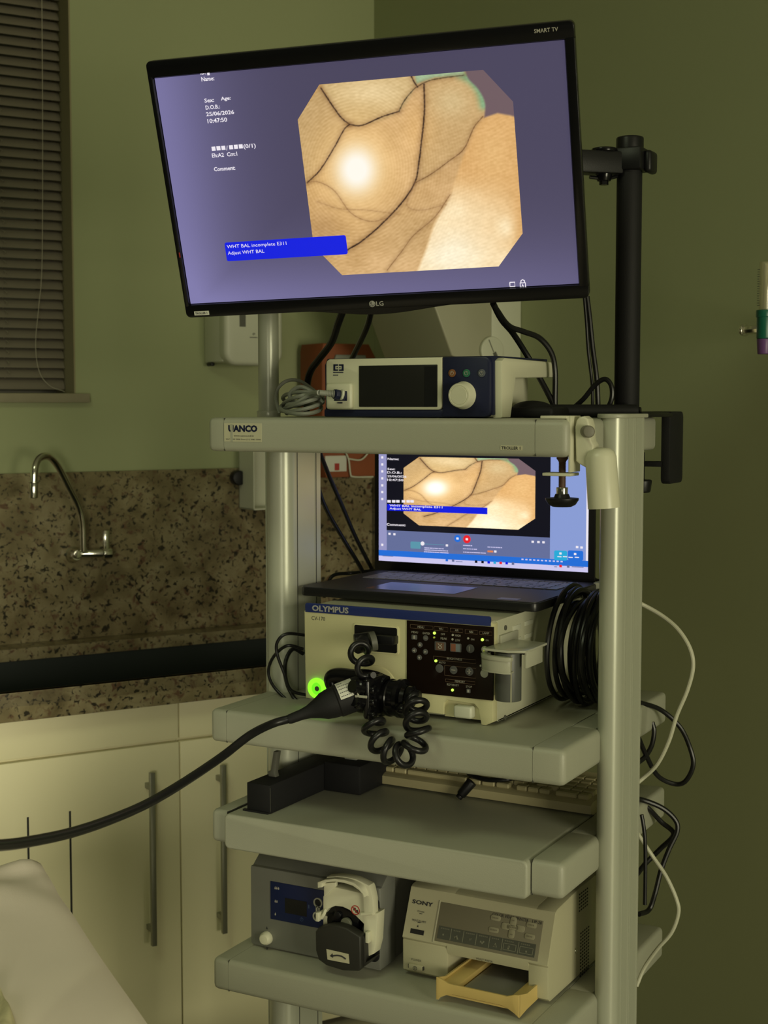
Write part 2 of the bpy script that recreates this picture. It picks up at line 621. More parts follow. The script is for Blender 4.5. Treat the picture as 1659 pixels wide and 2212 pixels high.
g.box(hx0 - .01, hx1 + .01, yb + .004, yb + .012, .70, .869)
g.box(hx0 - .012, hx0 - .004, -.566, yb, .70, .869)
g.box(hx1 + .004, hx1 + .012, -.566, yb, .70, .869)
obj('sink_basin', g, 'basin', ct)

# cabinets under the worktop
yd = -.605
sx = A.at(391, 1850, yd).x
ztop = A.at(0, 1648, yd).z


def cabinet(x0, x1, label, hu, hv0, hv1, slots):
    c = thing('base_cabinet', label, 'cabinet', A, 'cream cabinets under the worktop')
    g = G().box(x0, x1 - .001, yd + .02, -.03, .01, .69).box(x0, x1 - .001, yd + .02, yd + .035, .69, .835)
    obj('carcass', g, 'cab', c)
    obj('top_rail', G().box(x0 + .0015, x1 - .0015, yd + .004, yd + .02, ztop + .003, .836, .0015), 'cab', c)
    d = obj('door', G().box(x0 + .0015, x1 - .0015, yd, yd + .019, .015, ztop - .004, .002), 'cab', c)
    a, b_ = A.at(hu, hv0, yd - .03), A.at(hu, hv1, yd - .03)
    xh = (a.x + b_.x) / 2
    g = G().box(xh - .006, xh + .006, yd - .036, yd - .026, b_.z, a.z, .001)
    for zz in (a.z - .035, b_.z + .035): g.box(xh - .005, xh + .005, yd - .027, yd, zz - .006, zz + .006, .001)
    obj('handle', g, 'steelh', d, 'slim square bar handle')
    for u, v in slots:
        p = A.at(u, v, yd)
        obj('vent_slot', G().box(p.x - .0022, p.x + .0022, yd - .0006, yd + .002, .16, p.z), 'slot', d)
    return c


cabinet(-1.95, sx, 'cream base cabinet with two thin black vertical slots, left of the trolley', 330, 1668, 2043, [(60, 1765), (151, 1752)])
cabinet(sx, sx + .52, 'cream base cabinet nearest the trolley, its slim handle partly behind the shelves', 483, 1652, 2016, [])
cabinet(-3.0, -1.952, 'cream base cabinet furthest from the corner', -420, 1600, 1900, []) if False else None

# wall tap
tp = thing('wall_tap', 'chrome swan-neck wall tap mounted on the granite above the sink', 'tap', A)
g = G()
fl = A.at(158, 1198, -.021)
g.lathe([(0, -.001), (.020, 0), (.021, .004), (.014, .012), (.012, .03), (0, .03)], (fl.x, -.02, fl.z), (0, -1, 0))
obj('wall_flange', g, 'chrome', tp)
b0 = A.at(152, 1203, -.075)
b1 = A.at(238, 1192, -.075)
bz = (b0.z + b1.z) / 2
g = G().cyl((fl.x, -.045, bz), (b1.x, -.075, bz), .0115, bev=.002).cyl((fl.x, -.02, bz), (fl.x, -.06, bz), .012, bev=.002)
obj('valve_body', g, 'chrome', tp)
hp = A.at(231, 1192, -.075)
ht = A.at(231, 1145, -.075)
g = G().box(hp.x - .010, hp.x + .006, -.082, -.070, bz, ht.z, .003).cyl((hp.x - .012, -.075, bz), (hp.x + .012, -.075, bz), .015, bev=.003)
obj('lever_handle', g, 'chrome', tp)
sp = [A.at(181, 1190, -.075), A.at(179, 1130, -.08), A.at(170, 1095, -.085), A.at(150, 1055, -.10), A.at(127, 1010, -.12), A.at(111, 990, -.135), A.at(97, 985, -.15),
      A.at(83, 992, -.16), A.at(75, 1012, -.17), A.at(73, 1045, -.172)]
obj('spout', G().tube(sp, .0088, 16, 8), 'chrome', tp)
e0, e1 = A.at(73, 1042, -.172), A.at(72.5, 1076, -.172)
obj('aerator', G().cyl(e0, e1, .0105, bev=.002).cyl(e0 + Vector((0, 0, .003)), e0 - Vector((0, 0, .002)), .0122, bev=.001), 'chrome', tp)

# paper towel dispenser on the left wall
dp = thing('paper_towel_dispenser', 'white rounded towel dispenser on the green wall left of the trolley pole', 'dispenser', A)
xa = A.at(442, 740, -.005).x
za, zb = A.at(442, 789, -.005).z, 1.80
xw = A.at(592, 760, -.1).x
g = G().box(xa, xw, -.115, 0, za + .006, zb, .006)
obj('back_body', g, 'white', dp)
q = A.at(480, 789, -.125)
g = G().prism(rrect(q.x, xw + .005, q.z, zb + .01, .035, 8), 'y', -.145, -.10, .012, 4)
obj('front_cover', g, 'white', dp)
g = G()
pbox(g, A, 517, 640, 531, 706, -.1455, -.14)
obj('level_window', g, 'darks', dp)
g = G().cyl((A.at(450, 787, -.02).x, -.02, A.at(450, 787, -.02).z), (A.at(450, 787, -.02).x, -.05, A.at(450, 787, -.02).z), .0055, bev=.001)
obj('lock_peg', g, 'black', dp)
g = G()
p = A.at(548, 722, -.1455)
for k in range(14):
    a0, a1 = k * .45, (k + 1) * .45
g.tube([(p.x + .004 * math.cos(t * .7) * (1 - t / 12), -.1456, p.z + .0035 * math.sin(t * .7) * (1 - t / 12)) for t in range(10)], .0007, 5, 2)
obj('emblem', g, 'print', dp)
g = G()
for k in range(8): g.box(p.x - .011 + k * .0028, p.x - .0093 + k * .0028, -.1460, -.1450, p.z - .0095, p.z - .0072)
obj('lettering', g, 'print', dp)

# white bracket under the top shelf level, on the left wall
br = thing('wall_bracket', 'white open box-shaped bracket on the splashback just left of the trolley post', 'bracket', A)
a = A.at(517, 960, -.024)
b_ = A.at(600, 1100, -.11)
g = G().box(a.x, a.x + .003, -.11, -.0205, b_.z, 1.46).box(a.x, a.x + .16, -.11, -.0205, b_.z, b_.z + .004)
g.box(a.x, a.x + .16, -.024, -.0205, b_.z, 1.46).box(a.x + .157, a.x + .16, -.11, -.0205, b_.z, 1.46)
obj('holder', g, 'white', br)
c = A.at(513, 1032, -.03)
obj('round_button', G().cyl((c.x, -.0201, c.z), (c.x, -.045, c.z), .020, bev=.003), 'black', br)

# orange sharps box on the left wall
sb = thing('sharps_box', 'orange cardboard sharps box in a white wire holder behind the top shelf', 'box', A)
a, b_ = A.at(684, 742, -.12), A.at(806, 1028, -.12)
x0, x1, z0, z1 = a.x, min(b_.x, -.035), b_.z, a.z
cc = .02
g = G().prism([(x0 + .012, z0), (x1, z0), (x1, z1 - .05), (x1 - .03, z1), (x0 + .004, z1), (x0, z1 - .02), (x0, z0 + .05)], 'y', -.15, -.022, .004, 2)
obj('carton', g, 'orange', sb)
g = G().prism([(x0 + .03, z1 - .055), (x1 - .04, z1 - .055), (x1 - .045, z1 - .03), (x0 + .04, z1 - .03)], 'y', -.158, -.149, .003)
obj('lid_flap', g, 'greyc', sb)
g = G()
q0, q1 = A.at(702, 985, -.151), A.at(748, 1018, -.151)
g.box(q0.x, q1.x, -.1525, -.150, q1.z, q0.z, .0005)
obj('label_patch', g, 'paper', sb)
q0, q1 = A.at(723, 1001, -.153), A.at(733, 1016, -.153)
obj('red_mark', G().box(q0.x, q1.x, -.1532, -.1524, q1.z, q0.z), 'red', sb)
g = G()
wpts = [A.at(742, 968, -.158), A.at(753, 992, -.16), A.at(757, 1022, -.16), A.at(764, 1030, -.16), A.at(806, 1030, -.158)]
g.tube(wpts, .0022, 8, 6)
g.tube([A.at(752, 991, -.16), A.at(780, 993, -.16), A.at(798, 974, -.16), A.at(806, 960, -.158)], .0022, 8, 6)
obj('wire_holder', g, 'white', sb)

# white dispenser on the right wall
pd = thing('toilet_roll_dispenser', 'large pale wall dispenser with a round lock, behind the trolley top shelf', 'dispenser', B)
x1 = B.at(1124, 760, 0).x
pa_, pb_, pc_ = B.atx(936, 655, x1), B.atx(976, 768, x1), B.atx(1085, 818, x1)
sl_ = (pb_.y - pa_.y) / (pb_.z - pa_.z)
zt = 1.90
xl = B.at(812, 740, (pa_.y + pb_.y) / 2).x
g = G().prism([(0, pc_.z), (pc_.y, pc_.z), (pb_.y, pb_.z), (pb_.y + sl_ * (zt - pb_.z), zt), (0, zt)], 'x', xl, x1, .004, 3)
obj('body', g, mat('dispenser_cream', (.38, .37, .26), .4, bump=.05), pd)
cl0 = B.atx(1061, 700, x1 + .001)
g = G().box(x1 - .002, x1 + .003, cl0.y, -.001, pc_.z + .01, zt - .005, .001)
obj('side_panel', g, 'white', pd)
c = B.atx(1061, 757, x1 + .003)
obj('round_lock', G().cyl((x1 - .001, c.y, c.z), (x1 + .010, c.y, c.z), .0335, n=40, bev=.003), 'white', pd)
g = G()
mm = Matrix.Translation((0, c.y, c.z)) @ Matrix.Rotation(.45, 4, 'X')
g.box(x1 + .0098, x1 + .0115, -.0008, .0008, -.004, .028, m=mm)
g.box(x1 + .0098, x1 + .012, -.003, .006, -.020, -.006, m=mm)
obj('lock_slot', g, 'darks', pd)

# oxygen flowmeter at the right edge
fm = thing('oxygen_flowmeter', 'wall flowmeter with clear tube, green body and purple outlet at the right wall', 'flowmeter', B)
c = B.at(1652, 700, -.11)
zt_, zc, zg, zp, zend = B.at(1652, 566, -.11).z, B.at(1652, 672, -.11).z, B.at(1652, 672, -.11).z, B.at(1652, 732, -.11).z, B.at(1652, 765, -.11).z
cx_ = c.x
obj('tube', G().cyl((cx_, -.11, zc), (cx_, -.11, zt_), .0115, bev=.002), 'clear', fm)
obj('inner_rod', G().cyl((cx_ + .001, -.11, zc), (cx_ + .001, -.11, zt_ - .004), .0035), 'whiteb', fm)
g = G()
for k in range(16):
    zz = zc + .01 + k * (zt_ - zc - .02) / 16
    g.box(cx_ - .0085, cx_ - .005 + (.0015 if k % 5 == 0 else 0), -.1228, -.1202, zz, zz + .0008)
obj('scale_marks', g, 'print', fm)
obj('body', G().cyl((cx_, -.11, zp), (cx_, -.11, zg), .0150, bev=.002).cyl((cx_, -.11, zg - .012), (cx_, -.11, zg + .002), .0165, bev=.002), 'greenp', fm)
obj('outlet', G().cyl((cx_, -.11, zend), (cx_, -.11, zp), .0125, .0145, bev=.0015), 'purple', fm)
k0, k1 = B.at(1606, 713, -.11), B.at(1640, 713, -.11)
g = G().cyl((k0.x - .002, -.11, k0.z), (k0.x + .006, -.11, k0.z), .0115, .0125, bev=.002).cyl((k0.x + .006, -.11, k0.z), (k1.x + .004, -.11, k0.z), .0085, n=8, bev=.001)
obj('valve_knob', g, 'chrome', fm)
g = G().cyl((cx_, -.11, (zp + zg) / 2), (cx_ + .01, 0, (zp + zg) / 2), .009).cyl((cx_ + .01, -.02, (zp + zg) / 2), (cx_ + .01, 0, (zp + zg) / 2), .028, bev=.003)
obj('wall_inlet', g, 'chrome', fm)

# bed in the lower left
bd = thing('examination_bed', 'examination bed under a pinkish beige sheet in the lower left corner', 'bed', W)
p1, p2 = W.atz(128, 1900, .78), W.atz(345, 2212, .78)
dirv = (p2 - p1).normalized()
nv = Vector((dirv.y, -dirv.x, 0))      # towards the bed's inside
if nv.dot(Vector((-1, 0, 0))) < 0: nv = -nv
ang = math.atan2(dirv.y, dirv.x)
BED = Fr((p1.x, p1.y, 0), 0)
Lb, Wb = 1.5, .62
b = bmesh.new()
nx, ny = 150, 70
grid = []
endp = p1 - dirv * .145
for i in range(nx + 1):
    row = []
    for j in range(ny + 1):
        s_, t_ = (i / nx) * (Lb + .5) - .25, (j / ny) * (Wb + .5) - .25
        # fold the overhang down
        def fold(q, lo, hi):
            if q < lo: return lo, (lo - q)
            if q > hi: return hi, (q - hi)
            return q, 0
        ss, ds = fold(s_, 0, Lb)
        tt, dt = fold(t_, 0, Wb)
        r = .05
        # rounded plan corner at the end of the bed
        if ss < r and tt < r:
            dx, dy = r - ss, r - tt
            l = math.hypot(dx, dy)
            if l > r:
                ss, tt = r - dx * r / l, r - dy * r / l
        edge = min(ss, tt, Lb - ss, Wb - tt)
        drop = max(ds, dt)
        h = .78 - .018 * max(0, 1 - edge / .05) ** 2 - drop
        if drop > 0: h -= .0
        h += .005 * math.sin(ss * 23 + tt * 31 + 1.5 * math.sin(tt * 9)) * math.exp(-((ss - .10) / .13) ** 2)
        h += .004 * math.sin(ss * 60 - tt * 25) * math.exp(-((ss - .05) / .07) ** 2 - ((tt - .1) / .12) ** 2)
        h += .002 * math.sin(ss * 11 + tt * 7)
        P = endp + dirv * ss + nv * tt
        row.append(b.verts.new((P.x, P.y, h)))
    grid.append(row)
for i in range(nx):
    for j in range(ny): b.faces.new((grid[i][j], grid[i + 1][j], grid[i + 1][j + 1], grid[i][j + 1]))
g = G()
bmesh.ops.remove_doubles(b, verts=b.verts, dist=1e-6)
g._m(b)
obj('sheet', g, 'sheet', bd, sharp=60)
mb = Matrix.Translation((endp.x, endp.y, 0)) @ Matrix(((dirv.x, nv.x, 0, 0), (dirv.y, nv.y, 0, 0), (0, 0, 1, 0), (0, 0, 0, 1)))
obj('mattress', G().box(.02, Lb - .02, .02, Wb - .02, .64, .745, .02, m=mb), 'creamb', bd)
obj('bed_frame', G().box(.03, Lb - .03, .03, Wb - .03, .60, .64, .004, m=mb), 'silverb', bd)
for a_ in (.12, Lb - .12):
    for c_ in (.08, Wb - .08):
        obj('leg', G().box(a_ - .02, a_ + .02, c_ - .02, c_ + .02, 0, .60, .004, m=mb), 'silverb', bd)
# patterned cloth on the bed
q = [W.atz(-30, 2110, .80), W.atz(8, 2120, .80), W.atz(52, 2235, .80), W.atz(-30, 2260, .80)]
b = bmesh.new()
n1, n2 = 24, 24
rows = []
for i in range(n1 + 1):
    r_ = []
    for j in range(n2 + 1):
        s_, t_ = i / n1, j / n2
        P = (q[0] * (1 - s_) + q[1] * s_) * (1 - t_) + (q[3] * (1 - s_) + q[2] * s_) * t_
        r_.append(b.verts.new((P.x, P.y, .795 + .012 * math.sin(s_ * 5 + t_ * 7) * .5 - .012 * max(0, (s_ - .8) / .2) ** 2)))
    rows.append(r_)
for i in range(n1):
    for j in range(n2): b.faces.new((rows[i][j], rows[i + 1][j], rows[i + 1][j + 1], rows[i][j + 1]))
ext = bmesh.ops.extrude_face_region(b, geom=list(b.faces))
for v in [e for e in ext['geom'] if isinstance(e, bmesh.types.BMVert)]: v.co.z -= .018
g = G()
g._m(b)
o = obj('folded_cloth', g, 'quilt')
tag(o, 'pale yellow patterned cloth lying on the bed sheet at the bottom left corner', 'cloth')

# ================================================================== THE TROLLEY
TR = thing('equipment_trolley', 'grey enamelled medical trolley carrying the screens and endoscopy units', 'trolley', W)
SZ = [('top', 1.4797), ('mid', .9945), ('key', .8240), ('low', .5691)]


def post_pts(x0, x1, y0, y1, n=14):
    r = (x1 - x0) / 2
    cxx = (x0 + x1) / 2
    return [(cxx + r * math.cos(PI + PI * k / n), y0 + r + r * math.sin(PI + PI * k / n)) for k in range(n + 1)] + [(x1, y1), (x0, y1)]


# right post
g = G().prism(post_pts(.621, .659, .150, .262), 'z', .10, 1.480)
for yy in (.182, .214, .222, .258): g.box(.6585, .6602, yy - .0012, yy + .0012, .10, 1.480)
post = obj('post', g, 'trollx', TR)
obj('post_cap', G().prism(post_pts(.615, .664, .145, .267), 'z', 1.480, 1.4865, .0015), 'troll', post)
# left post
g = G().prism(post_pts(-.006, .049, .168, .282), 'z', .10, 1.424)
g.box(-.034, -.006, .225, .282, .10, 1.424, .003)
for yy in (.204, .262): g.box(.0485, .0494, yy - .0012, yy + .0012, .10, 1.424)
post = obj('post', g, 'trollx', TR)
obj('panel_seam', G().box(.0492, .0496, .2005, .2022, .10, 1.424).box(.0492, .0496, .2650, .2667, .10, 1.424), 'seam', post)
# pole on the left above the top shelf
pt_ = W.at(580, 790, .20)
obj('accessory_pole', G().cyl((pt_.x, .20, 1.479), (pt_.x, .20, 1.72), .0182, bev=.001).cyl((pt_.x, .20, 1.479), (pt_.x, .20, 1.49), .021, bev=.001), 'trollx', TR)
shelves = {}
for nm, z in SZ:
    th = .0555
    yb_ = .42 if nm == 'top' else .5
    x1 = .578
    if nm == 'key':
        g = G().prism(rrect(.0345, .577, z - .059, z, .009, 4), 'y', -.012, yb_, .004, 3)
        s_ = obj('sliding_shelf', g, 'troll', TR)
    else:
        g = G().box(-.03, .65, 0, yb_, z - th, z, .009, 3).cut((.0328, 0, 0), (-1, 0, 0)).cut((.5789, 0, 0), (1, 0, 0))
        s_ = obj('shelf', g, 'troll', TR)
    shelves[nm] = s_
    obj('end_cap', G().box(0, .07, 0, yb_, z - th, z, .009, 3).cut((.0322, 0, 0), (1, 0, 0)), 'troll', s_)
    g = G().box(.54, .630, 0, .168, z - th, z, .010, 3)
    g.box(.54, .618, .12, .30, z - th, z - .001, .003)
    g.box(.54, .630, .265, yb_, z - th, z, .008, 3)
    g.cut((.5795, 0, 0), (-1, 0, 0))
    obj('end_cap', g, 'troll', s_)
    obj('seam', G().box(.0320, .0330, .0012, yb_ - .01, z - th + .0012, z - .0008), 'seam', s_)
    obj('seam', G().box(.5786, .5797, .0012, yb_ - .01, z - th + .0012, z - .0008), 'seam', s_)
# base
g = G().box(0, .63, 0, .5, .10, .16, .012, 3)
obj('base_frame', g, 'troll', TR)
for a_ in (.06, .57):
    for c_ in (.06, .44):
        w_ = obj('caster', G().cyl((a_ - .012, c_, .04), (a_ + .012, c_, .04), .04, bev=.004), 'blackm', TR)
        obj('caster_fork', G().box(a_ - .02, a_ - .014, c_ - .015, c_ + .015, .03, .10).box(a_ + .014, a_ + .02, c_ - .015, c_ + .015, .03, .10).box(a_ - .02, a_ + .02, c_ - .02, c_ + .02, .09, .10), 'silverb', w_)
# maker's sticker
g = G()
pbox(g, W, 484, 914, 565, 955, -.0006, .002)
st = obj('maker_sticker', g, 'sticker', shelves['top'])
st.parent = shelves['top']


def stext(s, F, u0, u1, vb, vt, y, m, parent, bold=0.0):
    return ptext(s, F, u0, u1, vb, vt, y, m, parent, bold=bold)


stext('UANCO', W, 493, 556, 933, 918, -.0009, 'navy', TR, .055)
stext('www.uanco.ind.br', W, 505, 549, 943, 939, -.0009, 'print', TR)
stext('SAC 0800 2006 Fone (11) 2083 5500', W, 488, 563, 951, 947, -.0009, 'print', TR)
g = G()
pbox(g, W, 498, 916, 503, 954, -.0012, 0)
obj('torn_strip', g, 'troll', st)
g = G()
pbox(g, W, 1081, 962, 1128, 973, -.0006, .002)
st2 = obj('name_sticker', g, 'sticker', shelves['top'])
stext('TROLLER 1', W, 1083, 1124, 971, 964, -.0009, 'print', TR, .02)

# ------------------------------------------------------------------ monitor stand
MS = thing('monitor_stand', 'black tubular monitor stand clamped on the right rear of the trolley', 'stand', W)
px_, py_ = .600, .350
ztp = 1.905
obj('pole', G().cyl((px_, py_, 1.487), (px_, py_, ztp), .0208, n=36, bev=.001), 'blackm', MS)
g = G().cyl((px_, py_, ztp - .012), (px_, py_, 1.938), .0225, n=36, bev=.003)
g.box(px_ - .026, px_ + .028, py_ - .028, py_ + .026, 1.882, 1.918, .003)
g.box(px_ + .026, px_ + .040, py_ - .012, py_ + .026, 1.878, 1.914, .006, 3)
obj('clamp_collar', g, 'black', MS)
tvc = Vector((.325, .10, 0))
dr = (tvc - Vector((px_, py_, 0))).normalized()
nn = Vector((-dr.y, dr.x, 0))
ma = Matrix(((dr.x, nn.x, 0, px_), (dr.y, nn.y, 0, py_), (0, 0, 1, 0), (0, 0, 0, 1)))
LA = (tvc - Vector((px_, py_, 0))).length
obj('arm', G().box(.018, LA, -.018, .018, 1.876, 1.912, .003, m=ma), 'black', MS)
g = G().cyl((px_ + dr.x * .045, py_ + dr.y * .045, 1.911), (px_ + dr.x * .045, py_ + dr.y * .045, 1.918), .021, bev=.002)
obj('pivot_cap', g, 'blackg', MS)
g = G()
g.cyl((px_ + dr.x * .045, py_ + dr.y * .045, 1.865), (px_ + dr.x * .045, py_ + dr.y * .045, 1.877), .011, .014, bev=.001)
g.cyl((px_ + dr.x * .045, py_ + dr.y * .045, 1.859), (px_ + dr.x * .045, py_ + dr.y * .045, 1.866), .0075, n=6)
obj('pivot_bolt', g, 'blackg', MS)
g = G()
g.tube([(px_ + dr.x * .07, py_ + dr.y * .07, 1.871), (px_ + dr.x * .04, py_ + dr.y * .04, 1.870), (px_ + dr.x * .015, py_ + dr.y * .015, 1.876)], .003, 8, 4)
obj('bolt_washer', g, 'blackg', MS)
obj('mount_plate', G().box(LA - .02, LA - .004, -.05, .05, 1.80, 1.93, .003, m=ma), 'black', MS)
g = G()
q0, q1 = W.at(1182, 880, .22), W.at(1376, 880, .30)
g.cyl((q0.x, .22, 1.4905), (px_ + .03, .315, 1.4905), .0105, bev=.003)
obj('base_bar', g, 'blackm', MS)
obj('bar_bolt', G().cyl((px_ + .028, .315, 1.4905), (px_ + .036, .316, 1.4905), .007, n=6, bev=.001), 'blackg', MS)
g = G().box(.50, .664, .27, .40, 1.4805, 1.486, .002).box(px_ - .04, px_ + .05, py_ - .03, .48, 1.481, 1.488, .002)
obj('base_plate', g, 'black', MS)
g = G().prism(rrect(.425, .502, 1.366, 1.489, .010, 5), 'x', .636, .652, .002)
g.box(.60, .650, .425, .50, 1.4815, 1.489, .002)
g.box(.60, .640, .425, .45, 1.395, 1.404, .001)
obj('clamp_bracket', g, 'blackm', MS)
kn = W.at(1394, 1074, .36)
obj('clamp_knob', G().cyl((.612, .40, 1.352), (.612, .40, 1.374), .014, .017, n=14, bev=.003).cyl((.612, .40, 1.374), (.612, .40, 1.42), .004), 'black', MS)

# ------------------------------------------------------------------ television
o_ = Vector((.0080, -.0544, 1.6618))
tx = Vector((.9602, .2336, .0306)).normalized()
tz = Vector((.0614, -.3148, .9591))
tz = (tz - tx * tz.dot(tx)).normalized()
ty = tz.cross(tx)
TM = Matrix(((tx.x, ty.x, tz.x, o_.x), (tx.y, ty.y, tz.y, o_.y), (tx.z, ty.z, tz.z, o_.z), (0, 0, 0, 1)))
T = Fr(m=TM)
TV = thing('television', 'black television tilted on its stand, showing a close-up of skin and a blue message', 'television', T)
c1, c2, c3, c4 = T.at(405, 690, -.004), T.at(1268, 640, -.004), T.at(1245, 42, -.004), T.at(313, 133, -.004)
X0, X1 = (c1.x + c4.x) / 2, (c2.x + c3.x) / 2
Z0, Z1 = (c1.z + c2.z) / 2, (c3.z + c4.z) / 2
SW, SH = .6199, .3487
# bezel as a ring
g = G()
yfr, ybk = -.006, .030
Zb = Z0
xm = T.at(818, 660, -.006).x


def ring(g, outer, x0, x1, z0, z1, y0, y1):
    g.prism(rrect(outer[0], outer[1], z1, outer[3], .008, 5, (0, 0, 1, 1)), 'y', y0, y1, .002)
    g.prism(rrect(outer[0], outer[1], outer[2], z0, .008, 5, (1, 1, 0, 0)), 'y', y0, y1, .002)
    g.box(outer[0], x0, y0, y1, z0 - .004, z1 + .004, .002)
    g.box(x1, outer[1], y0, y1, z0 - .004, z1 + .004, .002)


ring(g, (X0, X1, Z0, Z1), -.001, SW + .001, -.001, SH + .001, yfr, .012)
hump = [(xm - .14, Z0 + .004)] + [(xm - .14 + .28 * k / 16, Z0 + .001 - .0105 * (0.5 - 0.5 * math.cos(2 * PI * min(1, max(0, k / 16))))) for k in range(17)] + [(xm + .14, Z0 + .004)]
g.prism(hump, 'y', yfr + .001, .010, .001)
obj('bezel', g, 'blackg', TV)
g = G().box(X0 + .004, X1 - .004, .010, .032, Z0 + .004, Z1 - .004, .006, 3).box(.12, SW - .12, .03, .055, .03, SH - .05, .015, 3)
obj('back_shell', g, 'black', TV)


def srgb_arr(c):
    c = np.asarray(c) / 255.
    return np.where(c <= .04045, c / 12.92, ((c + .055) / 1.055) ** 2.4)


def sstep(x, a, b):
    t = np.clip((x - a) / (b - a), 0, 1)
    return t * t * (3 - 2 * t)


def vnoise(x, y, seed):
    rs = np.random.RandomState(seed)
    tab = rs.rand(64, 64)
    xi, yi = np.floor(x).astype(int), np.floor(y).astype(int)
    fx, fy = x - xi, y - yi
    fx, fy = fx * fx * (3 - 2 * fx), fy * fy * (3 - 2 * fy)
    g_ = lambda a, b: tab[a % 64, b % 64]
    return (g_(xi, yi) * (1 - fx) + g_(xi + 1, yi) * fx) * (1 - fy) + (g_(xi, yi + 1) * (1 - fx) + g_(xi + 1, yi + 1) * fx) * fy


def pdist(x, y, pts):
    best = np.full(x.shape, 1e9)
    for (ax, ay), (bx, by) in zip(pts, pts[1:]):
        dx, dy = bx - ax, by - ay
        t = np.clip(((x - ax) * dx + (y - ay) * dy) / (dx * dx + dy * dy), 0, 1)
        best = np.minimum(best, np.hypot(x - ax - t * dx, y - ay - t * dy))
    return best


def smooth_pts(P, sub=8):
    out = []
    P = [np.array(p, float) for p in P]
    for i in range(len(P) - 1):
        c, d = P[i], P[i + 1]
        a = P[i - 1] if i else 2 * c - d
        e = P[i + 2] if i + 2 < len(P) else 2 * d - c
        for k in range(sub):
            t = k / sub
            out.append(tuple(.5 * (2 * c + (d - a) * t + (2 * a - 5 * c + 4 * d - e) * t * t + (3 * c - a - 3 * d + e) * t ** 3)))
    out.append(tuple(P[-1]))
    return out


def inpoly(x, y, P):
    r = np.zeros(x.shape, bool)
    n = len(P)
    for i in range(n):
        (x1, y1), (x2, y2) = P[i], P[(i + 1) % n]
        c = ((y1 > y) != (y2 > y)) & (x < (x2 - x1) * (y - y1) / ((y2 - y1) + 1e-12) + x1)
        r ^= c
    return r


def soft(x, y, P, w_):
    ins = inpoly(x, y, P)
    d = pdist(x, y, list(P) + [P[0]])
    return np.clip(.5 + np.where(ins, d, -d) / (2 * w_), 0, 1)


